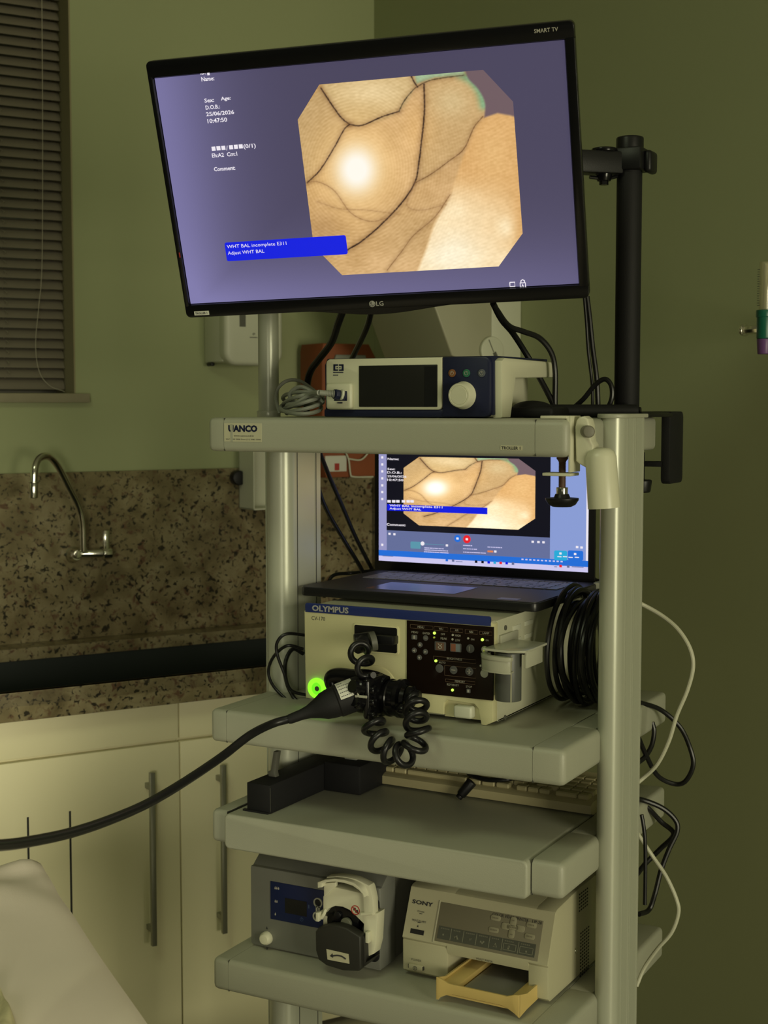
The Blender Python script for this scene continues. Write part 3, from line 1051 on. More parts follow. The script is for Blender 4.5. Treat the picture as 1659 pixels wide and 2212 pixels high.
def skin(x, y):
    """the close-up of skin shown on both displays; coordinates span 560..1390 by 205..965"""
    n_ = vnoise(x / 60, y / 60, 3)
    n2 = vnoise(x / 11, y / 7, 5)
    base = np.array([206, 166, 112.]) [None, :] + (n_ - .5)[:, None] * np.array([26, 26, 26.])
    lx = sstep(x, 560, 900)
    base = base + (lx - .5)[:, None] * np.array([14, 14, 16.])

    def blend(c, col, a): return c * (1 - a[:, None]) + np.array(col, float)[None, :] * a[:, None]
    # upper finger
    uf = soft(x, y, smooth_pts([(655, 272), (700, 355), (752, 412), (830, 410), (935, 366), (990, 275), (975, 238), (655, 268)], 4), 5)
    base = blend(base, (205, 178, 125), uf * .8)
    base = blend(base, (238, 214, 165), np.exp(-((x - 830) / 110) ** 2 - ((y - 300) / 45) ** 2) * .8 * uf)
    # left finger
    lf = soft(x, y, [(565, 380), (655, 280), (752, 412), (690, 510), (605, 622), (590, 640)], 6)
    base = blend(base, (190, 160, 112), lf * .7)
    # ball of the palm, warm around the glare
    r_ = np.hypot((x - 780) / 1.0, (y - 575) / 1.15)
    base = blend(base, (238, 190, 118), np.exp(-(r_ / 170) ** 2) * .75)
    base = blend(base, (255, 226, 170), np.exp(-(r_ / 95) ** 2) * .8)
    # finger at the upper right
    f3 = soft(x, y, smooth_pts([(1022, 262), (1090, 243), (1160, 250), (1215, 290), (1238, 345), (1225, 400), (1160, 500), (1060, 590), (1000, 615), (1015, 450)], 4), 8)
    base = blend(base, (200, 165, 112), f3 * .75)
    base = blend(base, (214, 190, 140), np.exp(-((x - 1120) / 70) ** 2 - ((y - 330) / 60) ** 2) * .7 * f3)
    base = blend(base, (228, 180, 112), np.exp(-((x - 1000) / 60) ** 2 - ((y - 430) / 90) ** 2) * .5)
    # lower palm
    base = blend(base, (196, 160, 108), np.exp(-((x - 1000) / 160) ** 2 - ((y - 800) / 110) ** 2) * .6)
    base = blend(base, (178, 138, 92), np.exp(-((x - 660) / 70) ** 2 - ((y - 790) / 80) ** 2) * .5)
    # thumb
    th = smooth_pts([(1290, 374), (1235, 388), (1195, 440), (1165, 520), (1135, 610), (1110, 680), (1060, 770), (1030, 860), (990, 960)], 6) + [(1420, 960), (1420, 400), (1350, 385)]
    ta = soft(x, y, th, 6)
    base = blend(base, (222, 172, 108), ta * .85)
    base = blend(base, (232, 188, 125), ta * np.exp(-((x - 1270) / 60) ** 2 - ((y - 520) / 110) ** 2) * .6)
    glow = ta * sstep(y + .25 * (1200 - x), 560, 760) * (.55 + .45 * n_)
    base = blend(base, (255, 232, 188), glow * sstep(1380 - x, 0, 70))
    base = blend(base, (255, 244, 214), ta * np.exp(-((x - 1120) / 110) ** 2 - ((y - 880) / 90) ** 2) * .9)
    # teal fringe and background
    bgp = smooth_pts([(1165, 205), (1180, 248), (1215, 285), (1240, 335), (1238, 388)], 5) + [(1285, 372), (1330, 380), (1400, 400), (1400, 200)]
    ba = soft(x, y, bgp, 4)
    fr_ = pdist(x, y, smooth_pts([(1150, 232), (1190, 255), (1222, 295), (1236, 345)], 5))
    base = blend(base, (110, 170, 130), np.exp(-(fr_ / 17) ** 2) * .75)
    base = blend(base, (112, 92, 98), ba)
    st = soft(x, y, [(980, 200), (995, 268), (1060, 245), (1165, 238), (1165, 200)], 4)
    base = blend(base, (165, 190, 150), st)
    # creases

    def crease(c, pts, w1, dark, a):
        w1 = w1 * .85
        d = pdist(x, y, smooth_pts(pts)) + (vnoise(x / 5, y / 5, 9) - .3) * 1.6
        c = blend(c, (120, 84, 52), np.exp(-(d / (w1 * 5)) ** 2) * a * .35)
        return blend(c, dark, np.exp(-(d / w1) ** 2) * a)
    dk = (46, 28, 22)
    base = crease(base, [(652, 282), (690, 340), (725, 388), (755, 413)], 3.2, dk, .95)
    base = crease(base, [(755, 413), (800, 416), (870, 386), (932, 366)], 3.0, dk, .9)
    base = crease(base, [(932, 366), (950, 330), (975, 298), (1000, 276), (1055, 252), (1165, 236)], 2.8, (70, 60, 40), .85)
    base = crease(base, [(975, 236), (985, 258), (998, 278)], 3.2, dk, .9)
    base = crease(base, [(755, 413), (735, 432), (700, 495), (650, 575), (603, 622)], 3.0, dk, .85)
    base = crease(base, [(1022, 268), (1023, 370), (1012, 480), (1004, 545), (990, 618), (945, 690), (870, 770), (800, 830), (748, 862)], 3.4, dk, .95)
    base = crease(base, [(990, 622), (1045, 592), (1110, 545), (1165, 500), (1200, 425), (1232, 385)], 2.6, (110, 75, 45), .7)
    base = crease(base, [(603, 622), (640, 618), (700, 650), (760, 730), (830, 760), (900, 745)], 2.2, (140, 100, 62), .55)
    base = crease(base, [(1115, 665), (1060, 745), (985, 810), (940, 870), (890, 935)], 2.4, (130, 92, 56), .65)
    base = crease(base, [(640, 690), (720, 715), (820, 720), (930, 735)], 2.0, (150, 110, 70), .4)
    base = crease(base, [(990, 622), (960, 700), (1010, 720), (1100, 700)], 2.0, (150, 110, 70), .4)
    # skin ridges
    rip = np.sin(r_ * .62 + 3 * n_) * (1 - np.exp(-(r_ / 110) ** 2)) * np.exp(-(r_ / 330) ** 2)
    rip2 = np.sin((x * .35 + y * .85) * .55 + 6 * n_)
    mid = (1 - np.exp(-(r_ / 120) ** 2)) * (1 - ba)
    base = base + (rip * 6 * mid)[:, None] + (rip2 * 2.5 * mid)[:, None] + ((n2 - .5) * 14 * mid)[:, None]
    base = blend(base, (255, 250, 238), np.clip(np.exp(-(r_ / 66) ** 2.6) * 1.15, 0, 1))
    return np.clip(base, 0, 255)


def picture(name, x0, x1, z0, z1, y, nx, nz, colfn, m, parent, cuts=(), label=None):
    """a lit display surface: a fine grid whose colours are the displayed picture"""
    b = bmesh.new()
    vs_ = [[b.verts.new((x0 + (x1 - x0) * i / nx, y, z0 + (z1 - z0) * j / nz)) for j in range(nz + 1)] for i in range(nx + 1)]
    for i in range(nx):
        for j in range(nz): b.faces.new((vs_[i][j], vs_[i + 1][j], vs_[i + 1][j + 1], vs_[i][j + 1]))
    for co, no in cuts:
        bmesh.ops.bisect_plane(b, geom=list(b.verts) + list(b.edges) + list(b.faces), plane_co=co, plane_no=no, clear_outer=True)
    me = bpy.data.meshes.new(name)
    b.to_mesh(me)
    b.free()
    me.materials.append(M[m])
    n = len(me.vertices)
    co = np.empty(n * 3)
    me.vertices.foreach_get('co', co)
    co = co.reshape(n, 3)
    rgb = srgb_arr(colfn(co[:, 0], co[:, 2]))
    at = me.color_attributes.new('picture', 'FLOAT_COLOR', 'POINT')
    at.data.foreach_set('color', np.concatenate([rgb, np.ones((n, 1))], 1).astype(np.float32).ravel())
    o = bpy.data.objects.new(name, me)
    COL.objects.link(o)
    o.parent = parent
    if label: o['label'] = label
    return o


def bgcol(x, z):
    s_, t_ = x / SW, z / SH
    c = np.array([73, 68, 93.])[None, :] + np.zeros((len(x), 1))
    left = np.exp(-(s_ / .16) ** 1.5)  # viewing-angle glow of the display painted in as a lighter left side
    bot = np.exp(-(t_ / .22) ** 1.4) * (.95 - .45 * s_)
    a = np.clip(np.maximum(left * .85, bot * .85) + .25 * left * bot, 0, 1)
    c = c * (1 - a[:, None]) + np.array([128, 123, 172.])[None, :] * a[:, None]
    return c


scr = picture('screen', 0, SW, 0, SH, 0.0, 80, 46, bgcol, 'tvscr', TV)
OCT = [(645, 248), (693, 183), (1047, 150), (1110, 212), (1127, 508), (1076, 575), (738, 595), (672, 512)]
OL = [T.at(u, v, -.0004) for u, v in OCT]
ix0, ix1 = (OL[0].x + OL[7].x) / 2, (OL[3].x + OL[4].x) / 2
iz1, iz0 = (OL[1].z + OL[2].z) / 2, (OL[5].z + OL[6].z) / 2
ch = ((OL[1].x - ix0) + (ix1 - OL[2].x) + (ix1 - OL[5].x) + (OL[6].x - ix0)) / 4
chz = ((iz1 - OL[0].z) + (iz1 - OL[3].z) + (OL[4].z - iz0) + (OL[7].z - iz0)) / 4
cuts = []
for sx_, sz_ in ((-1, -1), (1, -1), (1, 1), (-1, 1)):
    px0 = (ix0 if sx_ < 0 else ix1, 0, (iz0 if sz_ < 0 else iz1) - sz_ * chz)
    cuts.append((px0, (sx_ * chz, 0, sz_ * ch)))


def tv_to_crop(x, z, y=-.0004):
    """local tv coordinates -> coordinates of the skin picture"""
    n = len(x)
    P = np.stack([x, np.full(n, y), z, np.ones(n)], 1) @ np.array(TM).T
    Q = P[:, :3] - np.array(CAM)
    d = Q @ np.array(Fv)
    u = 829.5 + FPX * (Q @ np.array(Rv)) / d
    v = 1106 - FPX * (Q @ np.array(Uv)) / d
    return (u - 300) * 1.659, (v - 20) * 1.659


def tvskin(x, z): return skin(*tv_to_crop(x, z))


picture('endoscope_picture', ix0, ix1, iz0, iz1, -.0004, 420, 380, tvskin, 'tvscr', scr, cuts)


def c1p(x, y): return 300 + x / 1.659, 20 + y / 1.659


def tvt(s, x0, x1, yb, yt, m='e_white', bold=.0, y=-.0012):
    # all four corners through the picture's perspective
    a = T.at(*c1p(x0, yb), y)
    b_ = T.at(*c1p(x1, yb - (x1 - x0) * .085), y)
    c = T.at(*c1p(x0, yt), y)
    text_mesh(s, 'screen_text', a.x, b_.x, a.z, c.z, y, m, scr, bold=bold)


tvt('ID:', 221, 241, 235, 220, bold=.02)
tvt('Name:', 225, 271, 259, 243, bold=.02)
tvt('Sex:', 236, 270, 335, 320, bold=.02)
tvt('Age:', 295, 330, 331, 314, bold=.02)
tvt('D.O.B.:', 240, 291, 360, 345, bold=.02)
tvt('25/06/2026', 242, 342, 384, 369, bold=.02)
tvt('10:47:50', 247, 317, 409, 393, bold=.02)
tvt('/', 314, 320, 506, 489, bold=.02)
tvt('(0/1)', 376, 420, 503, 484, bold=.02)
tvt('Eh:A2  Cm:1', 263, 353, 532, 517, bold=.02)
tvt('Comment:', 270, 346, 581, 566, bold=.02)
g = G()
for x_ in (260, 277.5, 295, 322.5, 340, 357.5):
    yy = 508 - (x_ - 260) * .085
    a, b_ = T.at(*c1p(x_, yy - 15), -.0012), T.at(*c1p(x_ + 15.5, yy - 1.5), -.0012)
    g.box(a.x, b_.x, -.0014, -.001, b_.z, a.z)
a, b_ = T.at(*c1p(243, 218), -.0012), T.at(*c1p(254, 236), -.0012)
g.box(a.x, b_.x, -.0014, -.001, b_.z, a.z)
obj('screen_blocks', g, 'e_white', scr)
a, b_ = T.at(*c1p(311, 868), -.001), T.at(*c1p(745, 844), -.001)
zt_b = (T.at(*c1p(307, 835), -.001).z + T.at(*c1p(740, 811), -.001).z) / 2
zb_b = (T.at(*c1p(316, 903), -.001).z + T.at(*c1p(746, 878), -.001).z) / 2
obj('message_banner', G().prism(rrect(a.x, b_.x, zb_b, zt_b, .003, 4), 'y', -.0012, -.0006), 'e_blue', scr)
tvt('WHT BAL incomplete E311', 317, 529, 861, 845, bold=.0, y=-.0018)
tvt('Adjust WHT BAL', 320, 450, 884, 868, bold=.0, y=-.0018)
# small frame and padlock symbols
g = G()


def pline(g, F, pts, y, r, n=5, sub=1): g.tube([F.at(u, v, y) for u, v in pts], r, n, sub)


fx = [c1p(*p) for p in ((1329, 979), (1347, 978), (1348, 993), (1330, 994), (1329, 979))]
pline(g, T, fx, -.0014, .0008)
pline(g, T, [c1p(*p) for p in ((1367, 995), (1366, 981), (1385, 980), (1386, 995))], -.0014, .0008)
pline(g, T, [c1p(*p) for p in ((1369, 980), (1369, 973), (1375, 969), (1382, 973), (1382, 980))], -.0014, .0008)
obj('screen_symbols', g, 'e_white', scr)
tvt('A', 1371, 1381, 996, 985, bold=.02)
# marks on the bezel
ptext('LG', T, 813, 829, 661, 651, -.0068, 'silver', TV, bold=.02)
g = G()
c = T.at(804, 656.5, -.0065)
g.cyl((c.x, -.006, c.z), (c.x, -.0068, c.z), .0049, n=28)
lg = obj('logo_disc', g, 'silver', TV)
g = G()
g.box(c.x - .0009, c.x - .0002, -.0071, -.0067, c.z - .0022, c.z + .0028).box(c.x - .0009, c.x + .0012, -.0071, -.0067, c.z - .0022, c.z - .0015)
g.tube([(c.x + .0036 * math.cos(t), -.007, c.z + .0036 * math.sin(t)) for t in [k * .4 + 1.6 for k in range(13)]], .0003, 5, 1)
g.cyl((c.x - .0024, -.0066, c.z + .0012), (c.x - .0024, -.0071, c.z + .0012), .0006, n=10)
obj('logo_face', g, 'print', lg)
ptext('SMART TV', T, 1154, 1206, 72, 63, -.0068, 'printl', TV, bold=.01)
g = G()
pbox(g, T, 419, 673, 452, 680, -.0068, -.005)
stk = obj('name_sticker', g, 'paper', TV)
ptext('TROLLER 1', T, 422, 448, 679.5, 675, -.0072, 'print', stk, bold=.02)
g = G()
c = T.at(388, 551, -.0065)
g.box(c.x - .0008, c.x + .0008, -.0066, -.005, c.z - .004, c.z + .004)
obj('standby_light', g, 'red', TV)

# cables hanging from the television
def cable(pts, r, m, label, group=None, name='cable', n=10):
    o = obj(name, G().tube(pts, r, n, 10), m)
    tag(o, label, 'cable', group)
    return o


cable([W.at(742, 668, .07), W.at(730, 700, .10), W.at(716, 740, .15), W.at(690, 775, .2), W.at(672, 800, .23), W.at(664, 830, .24), Vector((W.at(662, 880, .24).x, .24, 1.486))], .0062, 'rubber',
      'thick black cable running from the television down to the grey cable bundle')
cable([W.at(803, 668, .08), W.at(795, 700, .13), W.at(780, 735, .2), W.at(765, 765, .27), W.at(752, 800, .32), Vector((W.at(745, 880, .33).x, .33, 1.486))], .0050, 'rubber',
      'black cable hanging from the television centre, behind the silver and navy console')
cable([W.at(1065, 655, .10), W.at(1083, 690, .14), W.at(1108, 720, .2), W.at(1140, 770, .24), W.at(1165, 815, .25), W.at(1188, 858, .25), Vector((W.at(1205, 895, .25).x, .25, 1.486))], .0050, 'rubber',
      'black cable slanting down right from the television to the top shelf')
cable([W.at(1070, 665, .11), W.at(1098, 703, .16), W.at(1130, 716, .19), W.at(1165, 730, .22), W.at(1190, 760, .24), W.at(1199, 800, .25), W.at(1199, 865, .25), Vector((W.at(1200, 890, .25).x, .25, 1.486))], .0046, 'rubber',
      'black cable bowing right below the television before dropping to the shelf')
cable([W.at(1262, 640, .33), W.at(1267, 700, .33), W.at(1271, 760, .33), W.at(1279, 830, .33), Vector((W.at(1280, 885, .33).x, .33, 1.492))], .0028, 'rubber',
      'thinner of two black leads falling beside the right edge of the television')
cable([W.at(1268, 640, .35), W.at(1274, 690, .35), W.at(1280, 750, .35), W.at(1289, 820, .35), Vector((W.at(1292, 885, .35).x, .35, 1.492))], .0045, 'rubber',
      'thicker of two black leads falling beside the right edge of the television')
cable([Vector((W.at(1240, 885, .30).x, .30, 1.496)), W.at(1262, 860, .30), W.at(1285, 832, .30), W.at(1306, 819, .30), W.at(1320, 832, .30), W.at(1322, 858, .30), Vector((W.at(1312, 885, .30).x, .30, 1.492))], .0042, 'rubber',
      'short black cable looping up at the foot of the black pole')

# black pouch beside the console
pc = W.at(1150, 880, .2)
g = G()
g.sph((pc.x, .2, 1.493), .034, (1.0, 1.0, .42)).box(pc.x - .03, pc.x + .05, .16, .25, 1.4805, 1.497, .006, 3)
o = obj('cable_pouch', g, 'blackm')
tag(o, 'black lumpy cable pouch on the top shelf right of the console', 'pouch')

# ------------------------------------------------------------------ top console
rzc = math.radians(-1.5)
pl_ = W.at(700, 892, .085)
K = Fr((pl_.x, .085, 1.4805), rzc)
CO = thing('medical_console', 'silver and navy medical console with a dark screen and round dial on the top shelf', 'console', K)
wK = K.at(1063, 840, 0).x
hK = K.at(850, 772, 0).z
dK = .21
# navy body with cream side
prof = [(0, 0), (0, hK - .012), (.012, hK), (dK, hK - .002), (dK, hK - .030), (.055, hK - .036), (.035, 0)]
g = G().prism([(0.004, .004), (.002, hK - .010), (.010, hK), (dK, hK), (dK, hK - .004), (.05, hK - .006), (.03, .004)], 'x', 0, wK + .002, .002)
obj('navy_shell', g, 'navy', CO)
g = G().prism([(0.008, 0), (.006, hK - .008), (.016, hK - .003), (dK - .004, hK - .005), (dK - .004, hK - .030), (.058, hK - .034), (.040, 0)], 'x', wK - .004, wK + .014, .003)
g.prism([(0.010, 0.001), (.010, hK - .008), (dK - .006, hK - .006), (dK - .006, 0.001)], 'x', .004, wK * .9, .002)
obj('side_casing', g, 'whiteb', CO)
zf = K.at(720, 889, 0).z
a, b_ = K.at(705, 889, -.003), K.at(955, 773, -.003)
g = G().prism(rrect(a.x, b_.x, .012, hK - .001, .008, 6, (1, 1, 0, 1)), 'y', -.004, .012, .002)
fp = obj('front_plate', g, 'whiteb', CO)
g = G()
pbox(g, K, 775, 790, 944, 879, -.0055, -.003, .001)
obj('display', g, 'lcd', CO)
g = G()
pbox(g, K, 917, 791.5, 943, 878, -.0058, -.0054)
obj('display_strip', g, 'lapd', CO)
a, b_ = K.at(955, 773, -.003), K.at(1063, 893, -.003)
g = G().prism(rrect(a.x + .0005, wK - .002, .001, hK - .001, .010, 6, (0, 1, 1, 0)), 'y', -.0035, .012, .003)
g.box(.0005, wK - .02, -.001, .012, .0005, .013, .002)
obj('control_face', g, 'navy', CO)
c, r = None, None
g = G()
c = K.at(1001, 854, -.004)
rr = .0192
g.lathe([(0, .017), (rr * .72, .017), (rr * .76, .0162), (rr * .80, .017), (rr * .93, .0165), (rr, .014), (rr * 1.04, .003), (rr * 1.12, .001), (rr * 1.12, -.001), (0, -.001)], (c.x, -.0035, c.z), (0, -1, 0), 40)
obj('dial', g, 'whiteb', CO)
for u_, mm_ in ((977, mat('amber_button', (.22, .09, .03), .4, bump=.02)), (1008, mat('green_button', (.03, .16, .09), .4, bump=.02)), (1041, mat('grey_button', (.10, .11, .13), .4, bump=.02))):
    c = K.at(u_, 806, -.0035)
    bt = obj('button', G().cyl((c.x, -.003, c.z), (c.x, -.0052, c.z), .0062, n=24, bev=.0006), mm_, CO)
    g = G()
    g.tube([(c.x + .0030 * math.cos(t), -.0053, c.z + .0030 * math.sin(t)) for t in [k * .5 - 4.3 for k in range(12)]], .0003, 5, 1)
    g.box(c.x - .0003, c.x + .0003, -.0056, -.0051, c.z, c.z + .0035)
    obj('button_symbol', g, 'printl', bt)
# bracket-cross emblem and small lines
g = G()
for (u0, v0, u1, v1) in ((720, 787, 724, 801), (720, 787, 730, 790), (720, 798, 730, 801), (738, 787, 742, 801), (732, 787, 742, 790), (732, 798, 742, 801), (727, 792.8, 729.2, 795.6), (733, 792.8, 735.2, 795.6)):
    pbox(g, K, u0, v0, u1, v1, -.0046, -.0038)
obj('emblem', g, 'navy', CO)
g = G()
for k in range(9): pbox(g, K, 719.5 + k * 2.5, 803.3, 721.3 + k * 2.5, 805.6, -.0045, -.0038)
for k in range(4): pbox(g, K, 719.5 + k * 2.8, 809.3, 721.5 + k * 2.8, 811.4, -.0045, -.0038)
for k in range(4): pbox(g, K, 729 + k * 2.8, 869, 731 + k * 2.8, 871.5, -.0125, -.0118)
obj('small_print', g, 'navy', CO)
# socket block and plug
g = G()
pbox(g, K, 706, 828, 762, 884, -.011, -.002, .005, 3, y=-.006)
obj('socket_block', g, 'whiteb', CO)
g = G()
pbox(g, K, 722, 845, 750, 866, -.0122, -.0105, .001, y=-.011)
obj('socket', g, 'navy', CO)
g = G()
a = K.at(741, 853, -.014)
e = K.at(718, 850, -.035)
pg = thing('sensor_plug', 'grey plug with a navy collar pushed into the console socket', 'plug', W)
kw = lambda p: K.m @ p
g = G().cyl(kw(K.at(743, 855, -.012)), kw(K.at(722, 851, -.03)), .0082, n=8, bev=.001)
obj('collar', g, 'navy', pg)
g = G().cyl(kw(K.at(741, 853, -.020)), kw(K.at(736, 852, -.023)), .0088, n=8, bev=.001)
obj('ring', g, 'white', pg)
g = G()
p0_, p1_ = kw(K.at(722, 851, -.03)), kw(K.at(690, 848, -.045))
for k in range(9):
    q_ = p0_.lerp(p1_, k / 9)
    g.cyl(q_, p0_.lerp(p1_, (k + .72) / 9), .0062 - .0003 * k, n=14, bev=.0006)
g.cyl(p0_, p1_, .0045)
obj('strain_relief', g, 'greyc', pg)
# bundle of grey cables left of the console
paths = []
for k, (cx__, cv, ru, rv) in enumerate([(650, 866, 44, 15), (652, 872, 46, 12), (655, 878, 42, 9), (648, 862, 36, 17), (655, 884, 44, 6)]):
    pts = []
    for t in range(10):
        a_ = 2 * PI * t / 10
        y_ = .12 + .07 * math.sin(a_) + .01 * k
        P = W.at(cx__ + ru * math.cos(a_), 878, y_)
        pts.append(Vector((P.x, y_, 1.4855 + .004 * k + .010 * (1 + math.sin(a_ + k * .8)))))
    paths.append(pts)
g = G()
for pts in paths: g.tube(pts, .0034, 8, 6, closed=True)
g.tube([p1_, W.at(672, 852, .08), W.at(640, 872, .08), W.at(622, 876, .10), Vector((W.at(620, 885, .14).x, .14, 1.487))], .0046, 10, 8)
g.tube([W.at(700, 862, .12), W.at(680, 845, .13), W.at(650, 824, .14), W.at(622, 822, .14), W.at(601, 838, .13), W.at(596, 862, .13), Vector((W.at(604, 888, .13).x, .13, 1.4865))], .0030, 8, 8)
g.tube([W.at(698, 872, .10), W.at(676, 848, .10), W.at(648, 836, .10), W.at(627, 850, .10), W.at(634, 868, .10), W.at(665, 866, .10), W.at(692, 856, .10)], .0038, 8, 8)
o = obj('cable_bundle', g, 'greyc')
tag(o, 'loosely looped grey sensor cable heaped on the top shelf left of the console', 'cable')

# ------------------------------------------------------------------ white scope hanger clamp at the right front
HC = thing('scope_hanger_clamp', 'white enamelled hanger clamp screwed on the right front corner of the top shelf', 'clamp', W)
yc = .03
g = G()
cx6 = lambda x, y: (1140 + x / 4.879, 820 + y / 4.879)
P6 = lambda x, y, d=yc: W.at(*cx6(x, y), d)
# top plate over the shelf and front leg
a, b_ = P6(190, 375), P6(470, 400)
g.box(a.x, b_.x, yc - .022, yc + .022, 1.4803, 1.4845, .001)
a, b_ = P6(450, 400), P6(485, 620)
g.box(a.x + .001, b_.x, yc - .020, yc + .020, b_.z, 1.4845, .001)
# long side plate going down, and lower tongue
a, b_ = P6(480, 560), P6(560, 975)
g.box(a.x, a.x + .004, yc - .02, yc + .02, b_.z, 1.4845, .001)
t0, t1 = P6(200, 985), P6(560, 1010)
g.box(t0.x, a.x + .003, yc - .018, yc + .018, t1.z - .001, t1.z + .0035, .001)
obj('bracket', g, 'whiteb', HC)
# screw
g = G()
s0 = P6(365, 830)
xs = s0.x
g.cyl((xs, yc, P6(365, 1150).z), (xs, yc, P6(365, 830).z), .0048, n=16)
for k in range(22):
    zz = P6(365, 1140).z + k * .0022
    g.cyl((xs, yc, zz), (xs, yc, zz + .0012), .0054, n=16)
g.lathe([(0, 0), (.0085, 0), (.0085, -.003), (.006, -.006), (.0045, -.010), (0, -.010)], (xs, yc, 1.4243))
obj('screw', g, 'brownc', HC)
g = G().cyl((xs, yc, P6(365, 1225).z), (xs, yc, P6(365, 1135).z), .0085, n=24, bev=.0008)
obj('ferrule', g, 'chrome', HC)
g = G()
zk0, zk1 = P6(390, 1340).z, P6(390, 1235).z
g.lathe([(0, 0), (.014, 0), (.020, .003), (.0245, .010), (.0245, (zk1 - zk0) - .002), (.012, (zk1 - zk0) - .001), (.010, (zk1 - zk0) + .004), (0, (zk1 - zk0) + .004)], (xs, yc, zk0), n=36)
obj('hand_knob', g, 'black', HC)
# arm body: cheek plate with rounded head, then tapered hollow sleeve
g = G()
yh = yc - .012
pts = [(500, 470), (520, 410), (560, 385), (600, 388), (635, 430), (650, 520), (655, 600), (675, 680), (720, 700), (560, 745), (600, 900), (680, 965), (560, 890), (520, 870), (492, 700)]
pts = [(495, 500), (510, 430), (540, 392), (590, 385), (630, 415), (648, 480), (655, 590), (665, 650), (690, 690), (700, 980), (540, 890), (505, 860)]
g.prism([(P6(x, y, yh).x, P6(x, y, yh).z) for x, y in pts], 'y', yh, yc + .014, .003, 3)
cx0 = P6(770, 740, yc)
s_t, s_b = P6(765, 730, yc), P6(805, 1355, yc)
rt = (P6(925, 730, yc).x - P6(575, 730, yc).x) / 2 * .90
rb = (P6(985, 1310, yc).x - P6(620, 1310, yc).x) / 2 * .89
ax = (s_b - s_t).normalized()
L_ = (s_b - s_t).length
g.lathe([(0, -.002), (rt * .55, -.0005), (rt * .85, .004), (rt * .99, .012), (rb, L_), (rb * .86, L_), (rb * .82, L_ - .03), (0, L_ - .03)], s_t, ax, 40)
obj('arm_sleeve', g, 'whiteb', HC)
c = P6(655, 548, yh - .01)
g = G().cyl((c.x - .012, yh + .006, c.z), (c.x + .001, yh - .016, c.z), .0088, n=28, bev=.002)
obj('pivot_bolt', g, mat('bolt_grey', (.16, .15, .11), .5, bump=.03), HC)
# thin hanging rod under the sleeve
g = G()
r0 = P6(672, 1365, .05)
r0b = W.at(1278, 1250, .05)

# ------------------------------------------------------------------ laptop
LP = Fr((.060, .190, 1.1645), 0)
L = thing('laptop', 'open dark grey laptop showing the skin picture, standing on the endoscopy processor', 'laptop', LP)
lw = .447
ld = .295
zt2 = .018
c8 = lambda x, y: (800 + x / 3.318, 970 + y / 3.318)
g = G().prism(rrect(0, lw, 0, ld, .012, 6), 'z', 0.002, zt2 - .0012, .002, 2)
base = obj('base', g, 'lapd', L)
obj('deck', G().prism(rrect(.0015, lw - .0015, .0015, ld - .0015, .011, 6), 'z', zt2 - .0013, zt2), 'lapb', base)
g = G()
for a_ in (.03, lw - .05): g.box(a_, a_ + .02, .02, .03, 0, .0025).box(a_, a_ + .02, ld - .04, ld - .03, 0, .0025)
obj('rubber_feet', g, 'blackm', base)
# keys
rows_ = [(.268, 18, .009), (.250, 17, .015), (.232, 17, .015), (.214, 16, .015), (.196, 16, .015), (.178, 13, .015)]
kx0, kx1 = .035, lw - .028
kc = 0
for ri, (yy, nk, hh) in enumerate(rows_):
    ws = [1.0] * nk
    if ri == 5: ws[5] = 4.0
    if ri in (2, 3, 4): ws[0] = 1.6; ws[-4] = 1.8
    tot = sum(ws)
    x = kx0
    for wk in ws:
        wk_ = (kx1 - kx0) * wk / tot
        obj('key', G().box(x + .0012, x + wk_ - .0012, yy - hh, yy, zt2, zt2 + .0016, .0006, 1), 'lapk', base)
        x += wk_
# touchpad
a, b_, c = LP.atz(*c8(5, 995), zt2), LP.atz(*c8(480, 1033), zt2), LP.atz(*c8(612, 990), zt2)
obj('touchpad', G().box(.115, .285, .030, .128, zt2, zt2 + .0006), 'touch', base)
a = LP.atz(*c8(1010, 1070), zt2)
obj('sticker', G().box(a.x - .018, a.x + .018, .010, .030, zt2, zt2 + .0004), mat('blue_sticker', (.06, .11, .42), .4, bump=.02), base)
# lid
ly = ld + .006
l0 = LP.at(*c8(62, 795), ly)
l1 = LP.at(*c8(1560, 888), ly)
lx0, lx1 = l0.x, l1.x
lz0 = (l0.z + l1.z) / 2
lh = (lx1 - lx0) * .562
lz1 = lz0 + lh
g = G().prism(rrect(lx0 - .010, lx1 + .012, .012, lz1 + .010, .010, 5, (0, 0, 1, 1)), 'y', ly + .0006, ly + .007, .001)
g.cyl((lx0 + .03, ly + .002, .012), (lx1 - .03, ly + .002, .012), .007)
lid = obj('lid', g, 'lapd', L)


def lapcol(x, z): return np.tile(np.array([[98, 108, 150.]]), (len(x), 1))


ls = picture('laptop_screen', lx0, lx1, lz0, lz1, ly, 4, 4, lapcol, 'lapscr', lid)
# regions of the display
LPc = lambda x, y: LP.at(*c8(x, y), ly)


def lrect(name, x0, y0, x1, y1, d, m):
    """corners measured at crop points; becomes a true rectangle on the display"""
    a, b_ = LPc(x0, y0), LPc(x1, y1)
    return obj(name, G().box(a.x, b_.x, ly - d, ly - d + .0004, b_.z, min(a.z, lz1)), m, ls)


def lrectz(name, xa, xb, za, zb, d, m): return obj(name, G().box(xa, xb, ly - d, ly - d + .0004, za, zb), m, ls)


